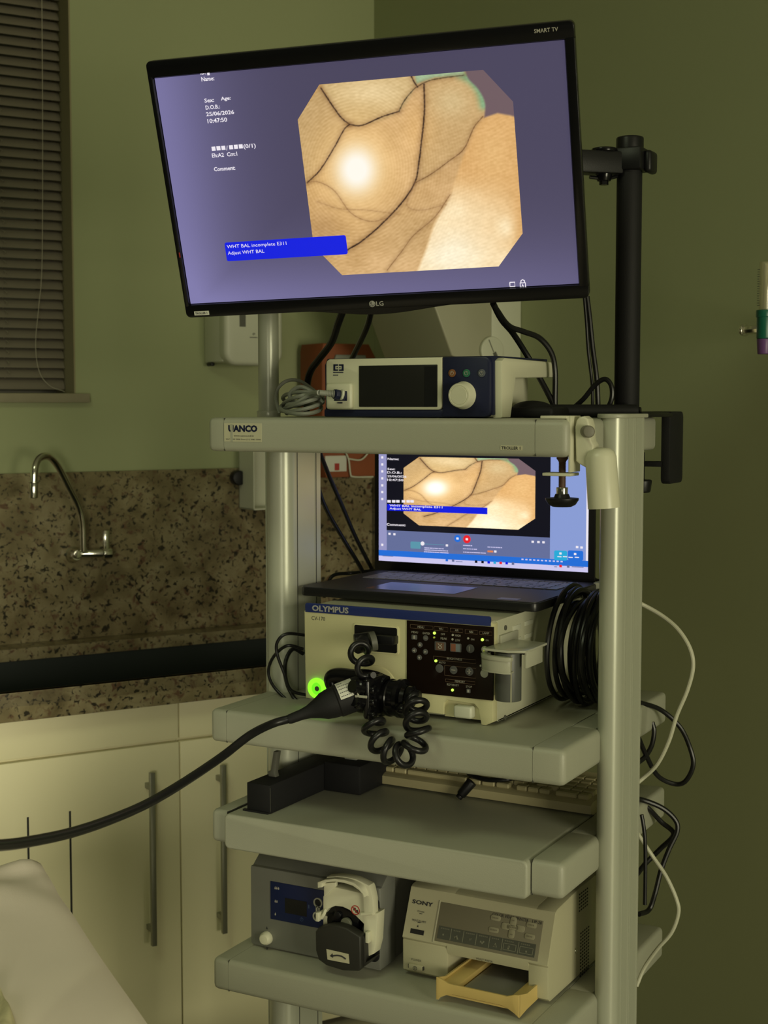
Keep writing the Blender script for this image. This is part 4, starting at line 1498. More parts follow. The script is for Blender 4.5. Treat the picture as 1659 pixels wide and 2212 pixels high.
Xs = lambda x, y=600: LPc(x, y).x
zbar1 = LPc(62, 763).z
zbar2 = LPc(62, 722).z
lrectz('side_bar', lx0, Xs(118, 400), zbar2, lz1, .0008, 'e_side')
lrectz('task_bar', lx0, lx1, lz0, zbar1, .0008, 'e_lav')
lrectz('status_strip', lx0, lx1, zbar1, zbar2, .0008, 'e_bluel')
xr = Xs(1290, 500)
zblk = (LPc(118, 578).z + LPc(1285, 638).z) / 2
lrectz('viewer_background', Xs(118, 400), xr, zblk, lz1, .0008, 'e_black')
lrectz('right_pane', xr, lx1 - .004, zbar2, lz1, .0007, 'e_peri')
lrectz('scroll_edge', lx1 - .004, lx1, zbar2, lz1, .0008, 'e_white')
# skin picture on the laptop: the same frame stretched to the viewer
jx0, jx1 = Xs(240, 300), Xs(1183, 400)
pz_a, pz_b = LPc(450, 162).z, LPc(700, 562).z
# tie the height to two landmarks: the crease fork and the lower edge
fork = T.at(*c1p(755, 412), -.0004)
fr_s = (fork.z - iz0) / (iz1 - iz0)
jz0 = pz_b
jz1 = jz0 + (pz_a - jz0) / fr_s


def lapskin(x, z):
    xx = ix0 + (x - jx0) / (jx1 - jx0) * (ix1 - ix0)
    zz = iz0 + (z - jz0) / (jz1 - jz0) * (iz1 - iz0)
    c = skin(*tv_to_crop(xx, zz))
    c = np.clip((c - 128) * 1.04 + 134, 0, 255)
    return c


cl = []
chx, chzz = (jx1 - jx0) * ch / (ix1 - ix0), (jz1 - jz0) * chz / (iz1 - iz0)
for sx_, sz_ in ((-1, -1), (1, -1), (1, 1), (-1, 1)):
    cl.append(((jx0 if sx_ < 0 else jx1, 0, (jz0 if sz_ < 0 else jz1) - sz_ * chzz), (sx_ * chzz, 0, sz_ * chx)))
if jz1 > lz1: cl.append(((0, 0, lz1 - .0005), (0, 0, 1)))
picture('endoscope_picture', jx0, jx1, jz0, jz1, ly - .0011, 260, 200, lapskin, 'lapscr', ls, cl)
zb1 = (LPc(125, 402).z + LPc(840, 428).z) / 2 + .002
zb0 = (LPc(125, 442).z + LPc(840, 465).z) / 2
lrectz('message_banner', Xs(124, 420), Xs(841, 440), zb0 - .0, zb1, .0016, 'e_blue')


def lt(s, x0, x1, yb, yt, m='e_white', name='screen_text'):
    a, b_ = LPc(x0, yb), LPc(x1, yb)
    c = LPc(x0, yt)
    text_mesh(s, name, a.x, b_.x, a.z, c.z, ly - .0019, m, ls, bold=.02)


lt('Name:', 127, 208, 78, 62)
lt('Sex:', 125, 180, 150, 134)
lt('D.O.B.:', 124, 228, 175, 158)
lt('25/06/2026', 124, 262, 202, 186)
lt('10:47:50', 124, 240, 228, 211)
lt('Comment:', 120, 256, 548, 530)
lt('WHT BAL incomplete E311', 140, 520, 415, 396)
lt('Adjust WHT BAL', 140, 368, 436, 418)
g = G()
for x_ in (125, 158, 188, 228, 262, 290):
    a, b_ = LPc(x_, 365), LPc(x_ + 24, 384)
    g.box(a.x, b_.x, ly - .0019, ly - .0015, b_.z, a.z)
obj('screen_blocks', g, 'e_white', ls)
for x_, y_, r_, m_ in ((627, 641, 26, 'e_bluel'), (694, 646, 29, 'e_red'), (376, 677, 15, 'e_white')):
    c = LPc(x_, y_)
    d_ = obj('round_icon', G().cyl((c.x, ly - .0008, c.z), (c.x, ly - .0016, c.z), r_ / 3.318 * 2.45 / FPX / .9, n=24), m_, ls)
g = G()
for x_, y_ in ((140, 607), (175, 610), (627, 641), (694, 646), (1166, 664), (1207, 666), (1243, 668), (1484, 702), (1516, 705), (551, 690), (898, 734), (1365, 748), (1470, 752)):
    c = LPc(x_, y_)
    g.box(c.x - .0024, c.x + .0024, ly - .0020, ly - .0012, c.z - .0020, c.z + .0020, .0008, 1)
for y_ in (60, 110, 160, 210, 260, 308, 358, 686):
    c = LPc(88, y_)
    g.box(c.x - .0022, c.x + .0022, ly - .0018, ly - .0012, c.z - .0022, c.z + .0022, .0008, 1)
obj('small_icons', g, 'e_white', ls)
g = G()
for (x0_, x1_, y_) in ((390, 530, 708), (390, 560, 722), (668, 735, 690), (668, 770, 714), (668, 830, 738), (842, 950, 702), (388, 565, 736)):
    a = LPc(x0_, y_)
    b_ = LPc(x1_, y_)
    n_k = int((x1_ - x0_) / 12)
    for k in range(n_k):
        xx = a.x + (b_.x - a.x) * k / n_k
        g.box(xx, xx + (b_.x - a.x) / n_k * random.uniform(.6, .95), ly - .0018, ly - .0012, a.z - .0007, a.z + .0009)
obj('patient_lines', g, 'e_lav', ls)
g = G()
a, b_ = LPc(390, 678), LPc(532, 694)
for k in range(10): g.box(a.x + (b_.x - a.x) * k / 10, a.x + (b_.x - a.x) * (k + .75) / 10, ly - .0018, ly - .0012, b_.z + .0014, a.z)
a, b_ = LPc(290, 662), LPc(362, 715)
g.prism(rrect(a.x, b_.x, b_.z, a.z, .002, 3), 'y', ly - .0013, ly - .0010)
obj('info_badge', g, 'e_teal', ls)
a, b_ = LPc(600, 680), LPc(657, 730)
obj('info_badge', G().prism(rrect(a.x, b_.x, b_.z, a.z, .002, 3), 'y', ly - .0013, ly - .0010), 'e_slate', ls)
a, b_ = LPc(842, 726), LPc(882, 741)
obj('orange_tag', G().box(a.x, b_.x, ly - .0018, ly - .0012, b_.z, a.z), 'e_orange', ls)
for x0_, x1_, m_ in ((1320, 1412, 'e_cyan'), (1418, 1527, 'e_bluel')):
    a, b_ = LPc(x0_, 725), LPc(x1_, 800)
    bt = obj('screen_button', G().prism(rrect(a.x, b_.x, b_.z, a.z, .003, 4), 'y', ly - .0017, ly - .0009), m_, ls)
g = G()
for x_ in (1325, 1365, 1405, 1450):
    a = LPc(x_ + 18, 770 + (x_ > 1400) * 5)
    g.box(a.x, a.x + .008, ly - .0021, ly - .0016, a.z - .0008, a.z + .0008)
obj('button_text', g, 'e_white', ls)
cols_ = ['e_bluel', 'e_slate', 'e_black', 'e_black', 'e_blue', 'e_cyan', 'e_red', 'e_blue', 'e_slate', 'e_red', 'e_slate']
for i_, x_ in enumerate((550, 595, 760, 806, 850, 893, 936, 979, 1024, 1365, 1420)):
    c = LPc(x_, 796 + (x_ - 550) * .052)
    obj('taskbar_icon', G().box(c.x - .0026, c.x + .0026, ly - .0014, ly - .0008, c.z - .0023, c.z + .0023, .0006, 1), cols_[i_], ls)
g = G()
for x0_, x1_ in ((90, 165), (615, 662), (1320, 1340), (1445, 1530)):
    a = LPc(x0_, 765 + (x0_ > 300) * 40 + (x0_ > 1000) * 38)
    b_ = LPc(x1_, 790)
    g.box(a.x, b_.x, ly - .0013, ly - .0008, a.z - .0006, a.z + .0006)
obj('taskbar_text', g, 'e_slate', ls)
g = G()
for k in range(11):
    a = LPc(1085 + k * 28, 790 + k * 1.6)
    g.box(a.x, a.x + .004, ly - .0015, ly - .0008, a.z - .0012, a.z + .0012)
obj('status_icons', g, 'e_lav', ls)

# ------------------------------------------------------------------ endoscopy processor
OF = Fr((.125, .100, .9950), 0)
ow = .3465
oh = .166
O = thing('endoscopy_processor', 'cream endoscopy video processor with a blue band and lit control panel', 'medical device', OF)
od = .44
g = G().prism([(0, .004), (0, oh), (ow, oh), (ow, .004)], 'y', .016, od, .003)
g.box(.0, ow, .02, od, .0035, .006)
obj('casing', g, 'creamb', O)
xs0, xs1 = OF.at(959, 1540, 0).x, OF.at(1038, 1540, 0).x
zn = OF.at(960, 1515, 0).z
# front moulding, with a notch for the power key
g = G()
g.prism([(0.002, .012), (xs0, .010), (xs0 + .001, zn - .002), (xs0 + .006, zn + .003), (xs1 - .010, zn + .001), (xs1 - .003, zn - .006), (xs1 + .002, .0), (ow - .012, 0), (ow, .006), (ow, oh - .004), (ow - .005, oh), (.008, oh + .001), (0, oh - .006)], 'y', -.002, .017, .002)
g.box(xs0 - .001, xs1 + .003, .006, .017, .006, zn + .003)
front = obj('front_panel', g, 'cream', O)
g = G()
for xx in (.03, ow - .03):
    for yy in (.05, od - .04): g.cyl((xx, yy, -.0005), (xx, yy, .005), .011)
obj('rubber_feet', g, 'blackm', O)
g = G()
zband0 = (OF.at(664, 1322, -.003).z + OF.at(1068, 1371 - 0, -.003).z) / 2
zband0 = OF.at(664, 1322, -.003).z
g.prism(rrect(.003, ow - .004, zband0, zband0 + .0155, .004, 4, (0, 0, 1, 1)), 'y', -.0035, 0, .0005)
band = obj('blue_band', g, 'blueband', O)
zb_l = OF.at(674, 1321, -.0036).z
a, b_ = OF.at(674, 1321, -.0038), OF.at(753, 1326, -.0038)
text_mesh('OLYMPUS', 'lettering', a.x, b_.x, zband0 + .0026, zband0 + .0128, -.0038, 'silver', band, bold=.035)
a, b_ = OF.at(673, 1339, -.0025), OF.at(702, 1342, -.0025)
text_mesh('CV-170', 'lettering', a.x, b_.x, a.z, a.z + .0065, -.0025, 'print', O, bold=.0)
cv8 = lambda x, y: (860 + x / 5.184, 1320 + y / 5.184)
cp = lambda x, y, d=-.0045: OF.at(*cv8(x, y), d)
# control panel
a, b_ = cp(112, 128, -.003), cp(1078, 212, -.003)
zlo = (cp(85, 905, -.003).z + cp(1048, 998, -.003).z) / 2
xL, xR = cp(98, 500, -.003).x, cp(1066, 600, -.003).x
ztopp = zband0 - .0008
g = G().box(xL, xR, -.0040, 0, zlo, ztopp, .0006)
cpn = obj('control_panel', g, 'panel', O)


def ctext(s, x0, x1, yb, yt, m='printl', bold=0.0):
    a, b_ = cp(x0, yb), cp(x1, yb)
    c = cp(x0, yt)
    text_mesh(s, 'panel_text', a.x, b_.x, a.z, c.z, -.0044, m, cpn, bold=bold)


ctext('MENU', 218, 290, 190, 166)
ctext('WLI', 455, 502, 208, 186)
ctext('AIR', 636, 676, 226, 202)
ctext('NBI', 795, 838, 243, 220)
ctext('LAMP', 946, 1018, 256, 234)
ctext('MENU', 150, 222, 245, 222)
ctext('ENTER', 276, 358, 258, 236)
ctext('OFF', 478, 524, 268, 246)
ctext('PEAK', 476, 548, 318, 294)
ctext('HIGH', 638, 700, 284, 260)
ctext('LOW', 640, 694, 338, 312)
ctext('ON', 815, 852, 326, 306)
ctext('ON', 980, 1012, 336, 318)
ctext('BRIGHTNESS', 545, 715, 540, 516)
ctext('AUTO', 455, 530, 584, 562)
ctext('MEMORY', 636, 748, 798, 772)
ctext('RDY/BUSY', 546, 680, 832, 808)
ctext('STOP', 758, 826, 856, 832)


def crect_out(g, x0, y0, x1, y1, r=.0004):
    P = [cp(x0, y0), cp(x1, y0 + (x1 - x0) * .10), cp(x1, y1 + (x1 - x0) * .10), cp(x0, y1)]
    P = [Vector((p.x, -.0042, p.z)) for p in P]
    zt_, zb__ = P[0].z, P[3].z
    g.tube([Vector((P[0].x, -.0042, zt_)), Vector((P[1].x, -.0042, zt_)), Vector((P[1].x, -.0042, zb__)), Vector((P[0].x, -.0042, zb__)), Vector((P[0].x, -.0042, zt_))], r, 4, 1)


m_line = mat('panel_line', (.16, .10, .06), .6, bump=.01)
for r_ in ((135, 150, 385, 190), (400, 172, 555, 215), (583, 192, 722, 232), (750, 208, 888, 250), (912, 225, 1048, 262), (395, 505, 870, 545), (530, 760, 860, 790), (520, 610, 870, 720)):
    g = G()
    crect_out(g, *r_, r=.00028)
    obj('panel_outline', g, m_line, cpn)


def cdisc(x, y, r, m, name='button', th=.0012, par=None):
    c = cp(x, y)
    rm = r / 5.184 * 2.25 / FPX
    return obj(name, G().cyl((c.x, -.0038, c.z), (c.x, -.0038 - th, c.z), rm, n=24, bev=min(.0004, th * .3)), m, par or cpn)


for x_, y_, r_, m_ in ((307, 302, 33, 'btn'), (808, 422, 50, 'btn'), (462, 642, 50, 'btn'), (620, 660, 48, 'btn'), (797, 676, 50, 'btn'), (965, 700, 48, 'btnl'), (970, 432, 42, 'btnl'), (245, 378, 32, 'btn'), (180, 440, 32, 'btn'), (305, 456, 32, 'btn'), (238, 520, 32, 'btn')):
    cdisc(x_, y_, r_, m_)
for x0_, y0_, x1_, y1_ in ((150, 262, 212, 322), (410, 338, 535, 448), (582, 356, 708, 464), (765, 868, 810, 920)):
    a, b_ = cp(x0_, y0_), cp(x1_, y1_)
    bt = obj('button', G().prism(rrect(a.x, b_.x, b_.z, a.z, .0015, 3), 'y', -.0052, -.0038, .0004), 'btn', cpn)
for (x0_, y0_, x1_, y1_) in ((598, 654, 642, 665), (775, 670, 820, 680), (793, 650, 802, 702), (778, 878, 798, 910), (170, 275, 176, 310), (182, 272, 192, 312), (796, 395, 802, 450), (290, 298, 322, 304)):
    a, b_ = cp(x0_, y0_), cp(x1_, y1_)
    obj('button_symbol', G().box(a.x, b_.x, -.0058, -.005, b_.z, a.z), 'printl', cpn)
for x_, y_, an in ((245, 378, 0), (180, 440, 90), (305, 456, -90), (238, 520, 180)):
    c = cp(x_, y_)
    t_ = .0028
    an = math.radians(an + 90)
    g = G()
    g.prism([(c.x + t_ * math.cos(an), c.z + t_ * math.sin(an)), (c.x + t_ * .8 * math.cos(an + 2.2), c.z + t_ * .8 * math.sin(an + 2.2)), (c.x + t_ * .8 * math.cos(an - 2.2), c.z + t_ * .8 * math.sin(an - 2.2))], 'y', -.0058, -.005)
    obj('button_symbol', g, 'printl', cpn)
for cxx, cyy in ((472, 392),):
    c = cp(cxx, cyy)
    g = G().box(c.x - .007, c.x + .007, -.0056, -.005, c.z - .0062, c.z + .0058)
    obj('backlit_key', g, mat('key_photo', (.16, .09, .06), .5, bump=.02), cpn)
c = cp(645, 410)
g = G().box(c.x - .008, c.x + .0005, -.0056, -.005, c.z - .006, c.z + .006)
obj('backlit_key', g, mat('key_photo_red', (.26, .10, .06), .5, bump=.02), cpn)
g = G().box(c.x + .0005, c.x + .0075, -.0056, -.005, c.z - .006, c.z + .006)
obj('backlit_key', g, mat('key_photo_blue', (.20, .24, .26), .5, bump=.02), cpn)
g = G()
c = cp(472, 392)
for k in (-1, 1): g.tube([(c.x + k * .0035, -.006, c.z + .004), (c.x + k * .001, -.006, c.z + .001), (c.x + k * .003, -.006, c.z - .002), (c.x, -.006, c.z - .0045)], .0006, 5, 4)
obj('key_symbol', g, 'printl', cpn)
for x_, y_, r_, m_ in ((408, 246, 16, 'e_led'), (405, 295, 11, 'e_leddim'), (945, 320, 17, 'e_led'), (424, 557, 16, 'e_led'), (610, 884, 15, 'e_led'), (962, 440, 11, 'e_leddim')):
    cdisc(x_, y_, r_, m_, 'indicator_light', .0024)
for x_, y_ in ((612, 268), (609, 316), (784, 306), (925, 612)):
    cdisc(x_, y_, 13, 'btnl', 'indicator_light', .0016)
# power key
c = OF.at(1001, 1537, -.004)
obj('power_key', G().box(c.x - .0155, c.x + .0165, -.010, .008, c.z - .0105, c.z + .0095, .004, 3), 'white', O)
# socket recess with the black video plug
g = G()
a, b_ = OF.at(763, 1345, -.003), OF.at(862, 1398, -.003)
fz0, fz1 = a.z - .0445, a.z - .003
g.prism(rrect(a.x, b_.x, fz0 - .003, fz1 + .003, .005, 4), 'y', -.004, 0, .001)
rim = obj('socket_rim', g, 'cream', O)
g = G().prism(rrect(a.x + .003, b_.x - .003, fz0, fz1, .003, 4), 'y', -.0046, 0)
obj('socket_recess', g, 'black', rim)
g = G()
for k in range(12):
    a2 = OF.at(804 + k * 2.6, 1409.5, -.0025)
    g.box(a2.x, a2.x + .0012, -.0027, -.0018, a2.z - .0018, a2.z + .0022)
obj('embossed_print', g, 'creamb', O)
# round lamp-port bulge
c = OF.at(812, 1490, -.002)
g = G().lathe([(0, .010), (.030, .008), (.040, .003), (.042, -.001), (0, -.001)], (c.x, -.001, c.z), (0, -1, 0), 40)
obj('port_bulge', g, 'cream', O)
# glowing power button
c = OF.at(684, 1487, -.004)
pw = obj('power_button', G().lathe([(0, .003), (.0085, .003), (.0125, .0045), (.0155, .0042), (.0172, .002), (.0174, -.001), (0, -.001)], (c.x, -.0025, c.z), (0, -1, 0), 36), 'e_green', O, 'glowing green ring')
obj('button_centre', G().cyl((c.x + .002, -.0055, c.z), (c.x + .002, -.0062, c.z), .0105, n=28), 'e_green2', pw)
g = G()
g.cyl((c.x + .002, -.0062, c.z), (c.x + .002, -.0068, c.z), .0042, n=20)
obj('power_symbol', g, 'darks', pw)
# screws on the side, vents
g = G()
for u_, v_ in ((1091, 1356), (1090, 1550)):
    p = OF.atx(u_, v_, ow)
    g.cyl((ow, p.y, p.z), (ow + .002, p.y, p.z), .0042, n=16, bev=.0005)
obj('side_screws', g, 'darks', O)
g = G()
for k in range(3):
    p = OF.atx(1108 + 0, 1358 + k * 22, ow + .001)
    pass
for (u0, v0, u1, v1) in ((1107, 1362, 1125, 1352), (1133, 1350, 1150, 1342), (1107, 1392, 1125, 1380), (1133, 1378, 1150, 1370)):
    p, q_ = OF.atx(u0, v0, ow), OF.atx(u1, v1, ow)
    g.box(ow - .001, ow + .0012, p.y, q_.y, min(p.z, q_.z) - .002, max(p.z, q_.z) + .004, .0005)
obj('side_grips', g, 'white', O)

# bottle holder clipped on the processor's right front corner
WH = thing('bottle_holder', 'translucent white clip holding a grey cylinder at the processor right front corner', 'holder', W)
c = W.at(1098, 1480, .085)
zc0, zc1 = W.at(1098, 1516, .085).z, W.at(1098, 1408, .085).z
g = G().cyl((c.x, .085, zc0 + .003), (c.x, .085, zc1), .0205, n=40, bev=.001)
cyl_ = obj('grey_cylinder', g, mat('holder_grey', (.085, .09, .08), .42, bump=.05), WH)
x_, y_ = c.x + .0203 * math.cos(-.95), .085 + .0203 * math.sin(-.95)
obj('pale_strip', G().box(x_ - .0009, x_ + .0009, y_ - .0012, y_ + .0005, zc0 + .003, zc1 - .002), 'pline', cyl_)  # thin pale vertical strip on the cylinder
zr0, zr1 = W.at(1060, 1446, .07).z, W.at(1060, 1412, .07).z
g = G()


def arcstrip(g, cx_, cy_, r, a0, a1, z0, z1, th=.0022, n=24):
    out = [(cx_ + r * math.cos(a0 + (a1 - a0) * k / n), cy_ + r * math.sin(a0 + (a1 - a0) * k / n)) for k in range(n + 1)]
    inn = [(cx_ + (r - th) * math.cos(a0 + (a1 - a0) * k / n), cy_ + (r - th) * math.sin(a0 + (a1 - a0) * k / n)) for k in range(n, -1, -1)]
    g.prism(out + inn, 'z', z0, z1)


q0 = W.at(1044, 1410, .075)
q1 = W.at(1116, 1415, .060)
# stadium-like cup in front of the cylinder
g.prism([(q0.x, .080), (q0.x - .001, .070), (q0.x + .006, .058), (q0.x + .022, .050), (c.x + .010, .046), (c.x + .018, .050), (c.x + .018, .053), (c.x + .010, .049), (q0.x + .022, .053), (q0.x + .008, .061), (q0.x + .002, .070), (q0.x + .003, .080)], 'z', zr0, zr1 - .004, .0004)
g.prism([(q0.x - .001, .082), (q0.x - .002, .070), (q0.x + .006, .056), (q0.x + .022, .048), (c.x + .012, .044), (c.x + .020, .048), (c.x + .020, .056), (q0.x + .022, .060), (q0.x + .010, .072), (q0.x + .010, .082)], 'z', zr1 - .006, zr1, .0006)
g.prism([(q0.x, .081), (q0.x - .001, .070), (q0.x + .006, .057), (q0.x + .022, .049), (c.x + .010, .045), (c.x + .019, .049), (c.x + .017, .066), (q0.x + .012, .078)], 'z', zr0 - .001, zr0 + .0015, .0004)
obj('cup', g, 'clearp', WH)
zp_ = W.at(1110, 1402, .09).z
g = G().prism([(q0.x + .003, .066), (c.x + .010, .060), (c.x + .034, .072), (c.x + .036, .10), (c.x + .034, .16), (.4705, .17), (.4705, .10), (q0.x + .004, .078)], 'z', zp_ - .002, zp_ + .002, .0008)
g.box(c.x + .031, c.x + .035, .075, .14, zp_ - .026, zp_, .0008)
g.box(.4715, .476, .12, .19, zp_ - .03, zp_ + .014, .001)
obj('mount_arm', g, 'clearp', WH)
g = G().box(c.x - .018, c.x + .024, .09, .13, zr1 - .001, zr1 + .001)
obj('dark_slot', g, 'seam', WH)

# coiled black mains cable standing between processor and right post
g = G()
rs = random.Random(4)
pts = []
turns = 13
per = 16
for k in range(turns * per + 1):
    a_ = 2 * PI * k / per
    tt = k / (turns * per)
    ry = .098 + .012 * math.sin(tt * 19) + .006 * math.sin(tt * 47)
    rz = .088 + .010 * math.sin(tt * 23 + 1) + .003 * math.sin(tt * 61)
    x_ = .505 + .085 * tt + .006 * math.sin(tt * 71)
    zc_ = 1.092 + .004 * math.sin(tt * 31)
    pts.append(Vector((x_, .335 + ry * math.cos(a_) + .006 * math.sin(tt * 17), max(.9995, zc_ + rz * math.sin(a_)))))
g.tube(pts, .0046, 9, 3)
o = obj('coiled_mains_cable', g, 'rubber')
tag(o, 'thick coil of glossy black cable standing between the processor and right post', 'cable')

# ------------------------------------------------------------------ endoscope connector with its tube
EN = thing('endoscope', 'black endoscope connector plugged into the processor, its tube trailing left over the bed', 'endoscope', W)
cr7 = lambda x, y: (640 + x / 4.608, 1330 + y / 4.608)
E7 = lambda x, y, d=.0: W.at(*cr7(x, y), d)
# universal cord, thick tube leaving to the left and towards the viewer
tp_ = [E7(330, 880, -.04), W.at(690, 1523, -.045), W.at(640, 1548, -.065), W.at(590, 1563, -.09), W.at(540, 1588, -.14), W.at(480, 1634, -.20), W.at(400, 1688, -.30), W.at(320, 1735, -.40), W.at(240, 1770, -.50), W.at(160, 1797, -.60), W.at(80, 1815, -.70), W.at(0, 1826, -.80), W.at(-120, 1828, -.95)]
obj('light_guide_tube', G().tube(tp_, .0066, 16, 8), 'rubber', EN)
g = G()
bs_, be_ = W.at(622, 1555, -.075), E7(375, 862, -.030)
axb = (be_ - bs_)
Lb_ = axb.length
g.lathe([(.0066, 0), (.0078, .004), (.0085, .3 * Lb_), (.0105, .45 * Lb_), (.0155, .62 * Lb_), (.0215, .78 * Lb_), (.0235, .9 * Lb_), (.0245, Lb_), (.0245, Lb_ + .004), (.0262, Lb_ + .006), (.0265, Lb_ + .045), (.024, Lb_ + .049), (0, Lb_ + .049)], bs_, axb, 36)
boot = obj('strain_relief_boot', g, 'blackm', EN)
# label sticker wrapped on the boot
n0 = axb.normalized()
side = (-Fv - n0 * (-Fv).dot(n0)).normalized()
upb = n0.cross(side)
if upb.z < 0: upb = -upb
b = bmesh.new()
rr_, NN = .0268, 14
va, vb_ = [], []
for k in range(NN + 1):
    a_ = math.radians(5 + 80 * k / NN)
    d_ = side * math.cos(a_) + upb * math.sin(a_)
    va.append(b.verts.new(bs_ + n0 * (Lb_ + .010) + d_ * rr_))
    vb_.append(b.verts.new(bs_ + n0 * (Lb_ + .036) + d_ * rr_))
for k in range(NN): b.faces.new((va[k], va[k + 1], vb_[k + 1], vb_[k]))
g = G()
g._m(b)
stk = obj('label_sticker', g, 'paper', boot)
g = G()
for r_ in range(5):
    for k in range(7):
        if r_ == 4 and k > 2: continue
        a_ = math.radians(14 + r_ * 13)
        p = bs_ + n0 * (Lb_ + .013 + k * .003) + (side * math.cos(a_) + upb * math.sin(a_)) * (rr_ + .0002)
        g.box(-.0010, .0010, -.0003, .0003, -.0005, .0005, m=Matrix.Translation(p) @ n0.to_track_quat('X', 'Z').to_matrix().to_4x4())
obj('label_print', g, 'print', stk)
# rear valve block (upper left), main barrel, flange, knob
g = G()
yb1 = .028
p0_, p1_ = E7(345, 650, yb1), E7(760, 650, yb1)
g.tube([E7(420, 760, yb1), E7(370, 690, yb1), E7(360, 620, yb1), E7(430, 600, yb1), E7(560, 610, yb1), E7(740, 620, yb1), E7(880, 690, yb1)], [.012, .013, .0135, .0135, .013, .013, .016], 18, 6)
obj('elbow_housing', g, 'blackg', EN)
g = G()
p0_, p1_ = E7(560, 800, .02), E7(1000, 800, .02)
p0_ = E7(640, 790, .035)
axm = (E7(1120, 830, .035) - p0_)
Lm = axm.length
g.lathe([(0, 0), (.028, 0), (.029, .004), (.029, .35 * Lm), (.0315, .37 * Lm), (.0315, .47 * Lm), (.029, .49 * Lm), (.029, .60 * Lm), (.0300, .62 * Lm), (.0300, .66 * Lm), (.0285, .68 * Lm), (.0285, .80 * Lm), (.031, .82 * Lm), (.031, .90 * Lm), (.024, .93 * Lm), (.022, Lm), (0, Lm)], p0_, axm, 40)
obj('connector_body', g, 'blackg', EN)
g = G()
for (x, y, r0_, h_) in ((640, 720, .0125, .018), (640, 850, .0125, .014)):
    p = E7(x, y, -.022)
    g.lathe([(0, 0), (r0_, 0), (r0_, h_ * .5), (r0_ * .8, h_ * .6), (r0_ * .8, h_), (0, h_)], p, (-.3, -.8, .25), 24)
p = E7(690, 700, -.02)
g.cyl(E7(690, 640, -.005), E7(700, 900, -.005), .010, bev=.002)
for yv in (740, 860, 990): g.cyl(E7(720, yv, -.015), E7(790, yv + 5, -.015), .0075, bev=.002)
g.box(E7(730, 620).x, E7(800, 620).x, -.025, .03, E7(760, 1010).z, E7(760, 600).z, .006, 3)
obj('valve_ports', g, 'blackg', EN)
g = G().cyl(E7(590, 800, -.034), E7(700, 810, -.034), .0022).cyl(E7(615, 800, -.034), E7(615, 760, -.034), .0018)
obj('grey_clip', g, 'btnl', EN)
g = G()
c = E7(1150, 800, .02)
g.lathe([(0, 0), (.015, 0), (.0165, .003), (.0165, .010), (.012, .013), (.010, .02), (0, .02)], E7(1110, 800, .02), (1, .1, 0), 28)
g.sph(E7(1055, 930, .0), .010, (1.2, 1, .8))
obj('side_cap', g, 'blackg', EN)


def helix(center, R, turns, per=14, flat=1.0, ph=0.0):
    P = [np.array(p) for p in smooth3(center, 24)]
    L_ = [0]
    for a_, b_ in zip(P, P[1:]): L_.append(L_[-1] + np.linalg.norm(b_ - a_))
    N = int(turns * per)
    out = []
    nprev = None
    for k in range(N + 1):
        s_ = L_[-1] * k / N
        i = min(int(np.searchsorted(L_, s_)), len(P) - 1)
        i = max(i, 1)
        f = (s_ - L_[i - 1]) / max(L_[i] - L_[i - 1], 1e-9)
        c_ = P[i - 1] * (1 - f) + P[i] * f
        t = P[min(i + 1, len(P) - 1)] - P[max(i - 2, 0)]
        t = t / np.linalg.norm(t)
        if nprev is None: nprev = np.array([0, -1., 0])
        nprev = nprev - t * nprev.dot(t)
        nprev /= np.linalg.norm(nprev)
        bi = np.cross(t, nprev)
        a_ = 2 * PI * k / per + ph
        rr_ = R * min(1, .35 + k / per, .35 + (N - k) / per)
        out.append(Vector(c_ + (nprev * math.cos(a_) + bi * math.sin(a_)) * rr_))
    return out


SC = thing('spiral_cable', 'black spiral cable looping from the processor socket and hanging below the scope connector', 'cable', W)
g = G()
g.tube(helix([E7(690, 320, .03), E7(640, 360, .01), E7(655, 440, .0), E7(680, 520, -.01), E7(740, 600, -.015)], .0155, 2.2, 16, ph=2.6), .0050, 12, 2)
obj('upper_coil', g, 'rubber', SC)
g = G()
cl_ = [E7(780, 990, -.02), E7(775, 1080, -.03), E7(800, 1200, -.035), E7(880, 1310, -.04), E7(1000, 1385, -.04), E7(1110, 1370, -.04), E7(1190, 1280, -.035), E7(1215, 1150, -.03), E7(1190, 1030, -.02), E7(1195, 900, 0), E7(1175, 810, .015)]
g.tube(helix(cl_, .0165, 9, 16, ph=1.0), .0050, 12, 2)
obj('lower_coil', g, 'rubber', SC)
g = G()
pa, pb_ = E7(590, 250, .05), E7(740, 250, .05)
g.cyl(E7(580, 270, .055), E7(790, 240, .075), .0145, n=28, bev=.002)
g.tube([E7(680, 270, .05), E7(640, 300, .04), E7(600, 330, .03)], [.014, .012, .009], 14, 5)
g.box(E7(800, 240, .09).x, E7(1000, 240, .09).x, .078, .098, E7(900, 280, .09).z, E7(900, 190, .09).z, .003)
obj('plug', g, 'black', SC)
g = G().cyl(E7(735, 262, .052), E7(790, 250, .058), .0152, n=28)
obj('plug_ring', g, 'darks', SC)

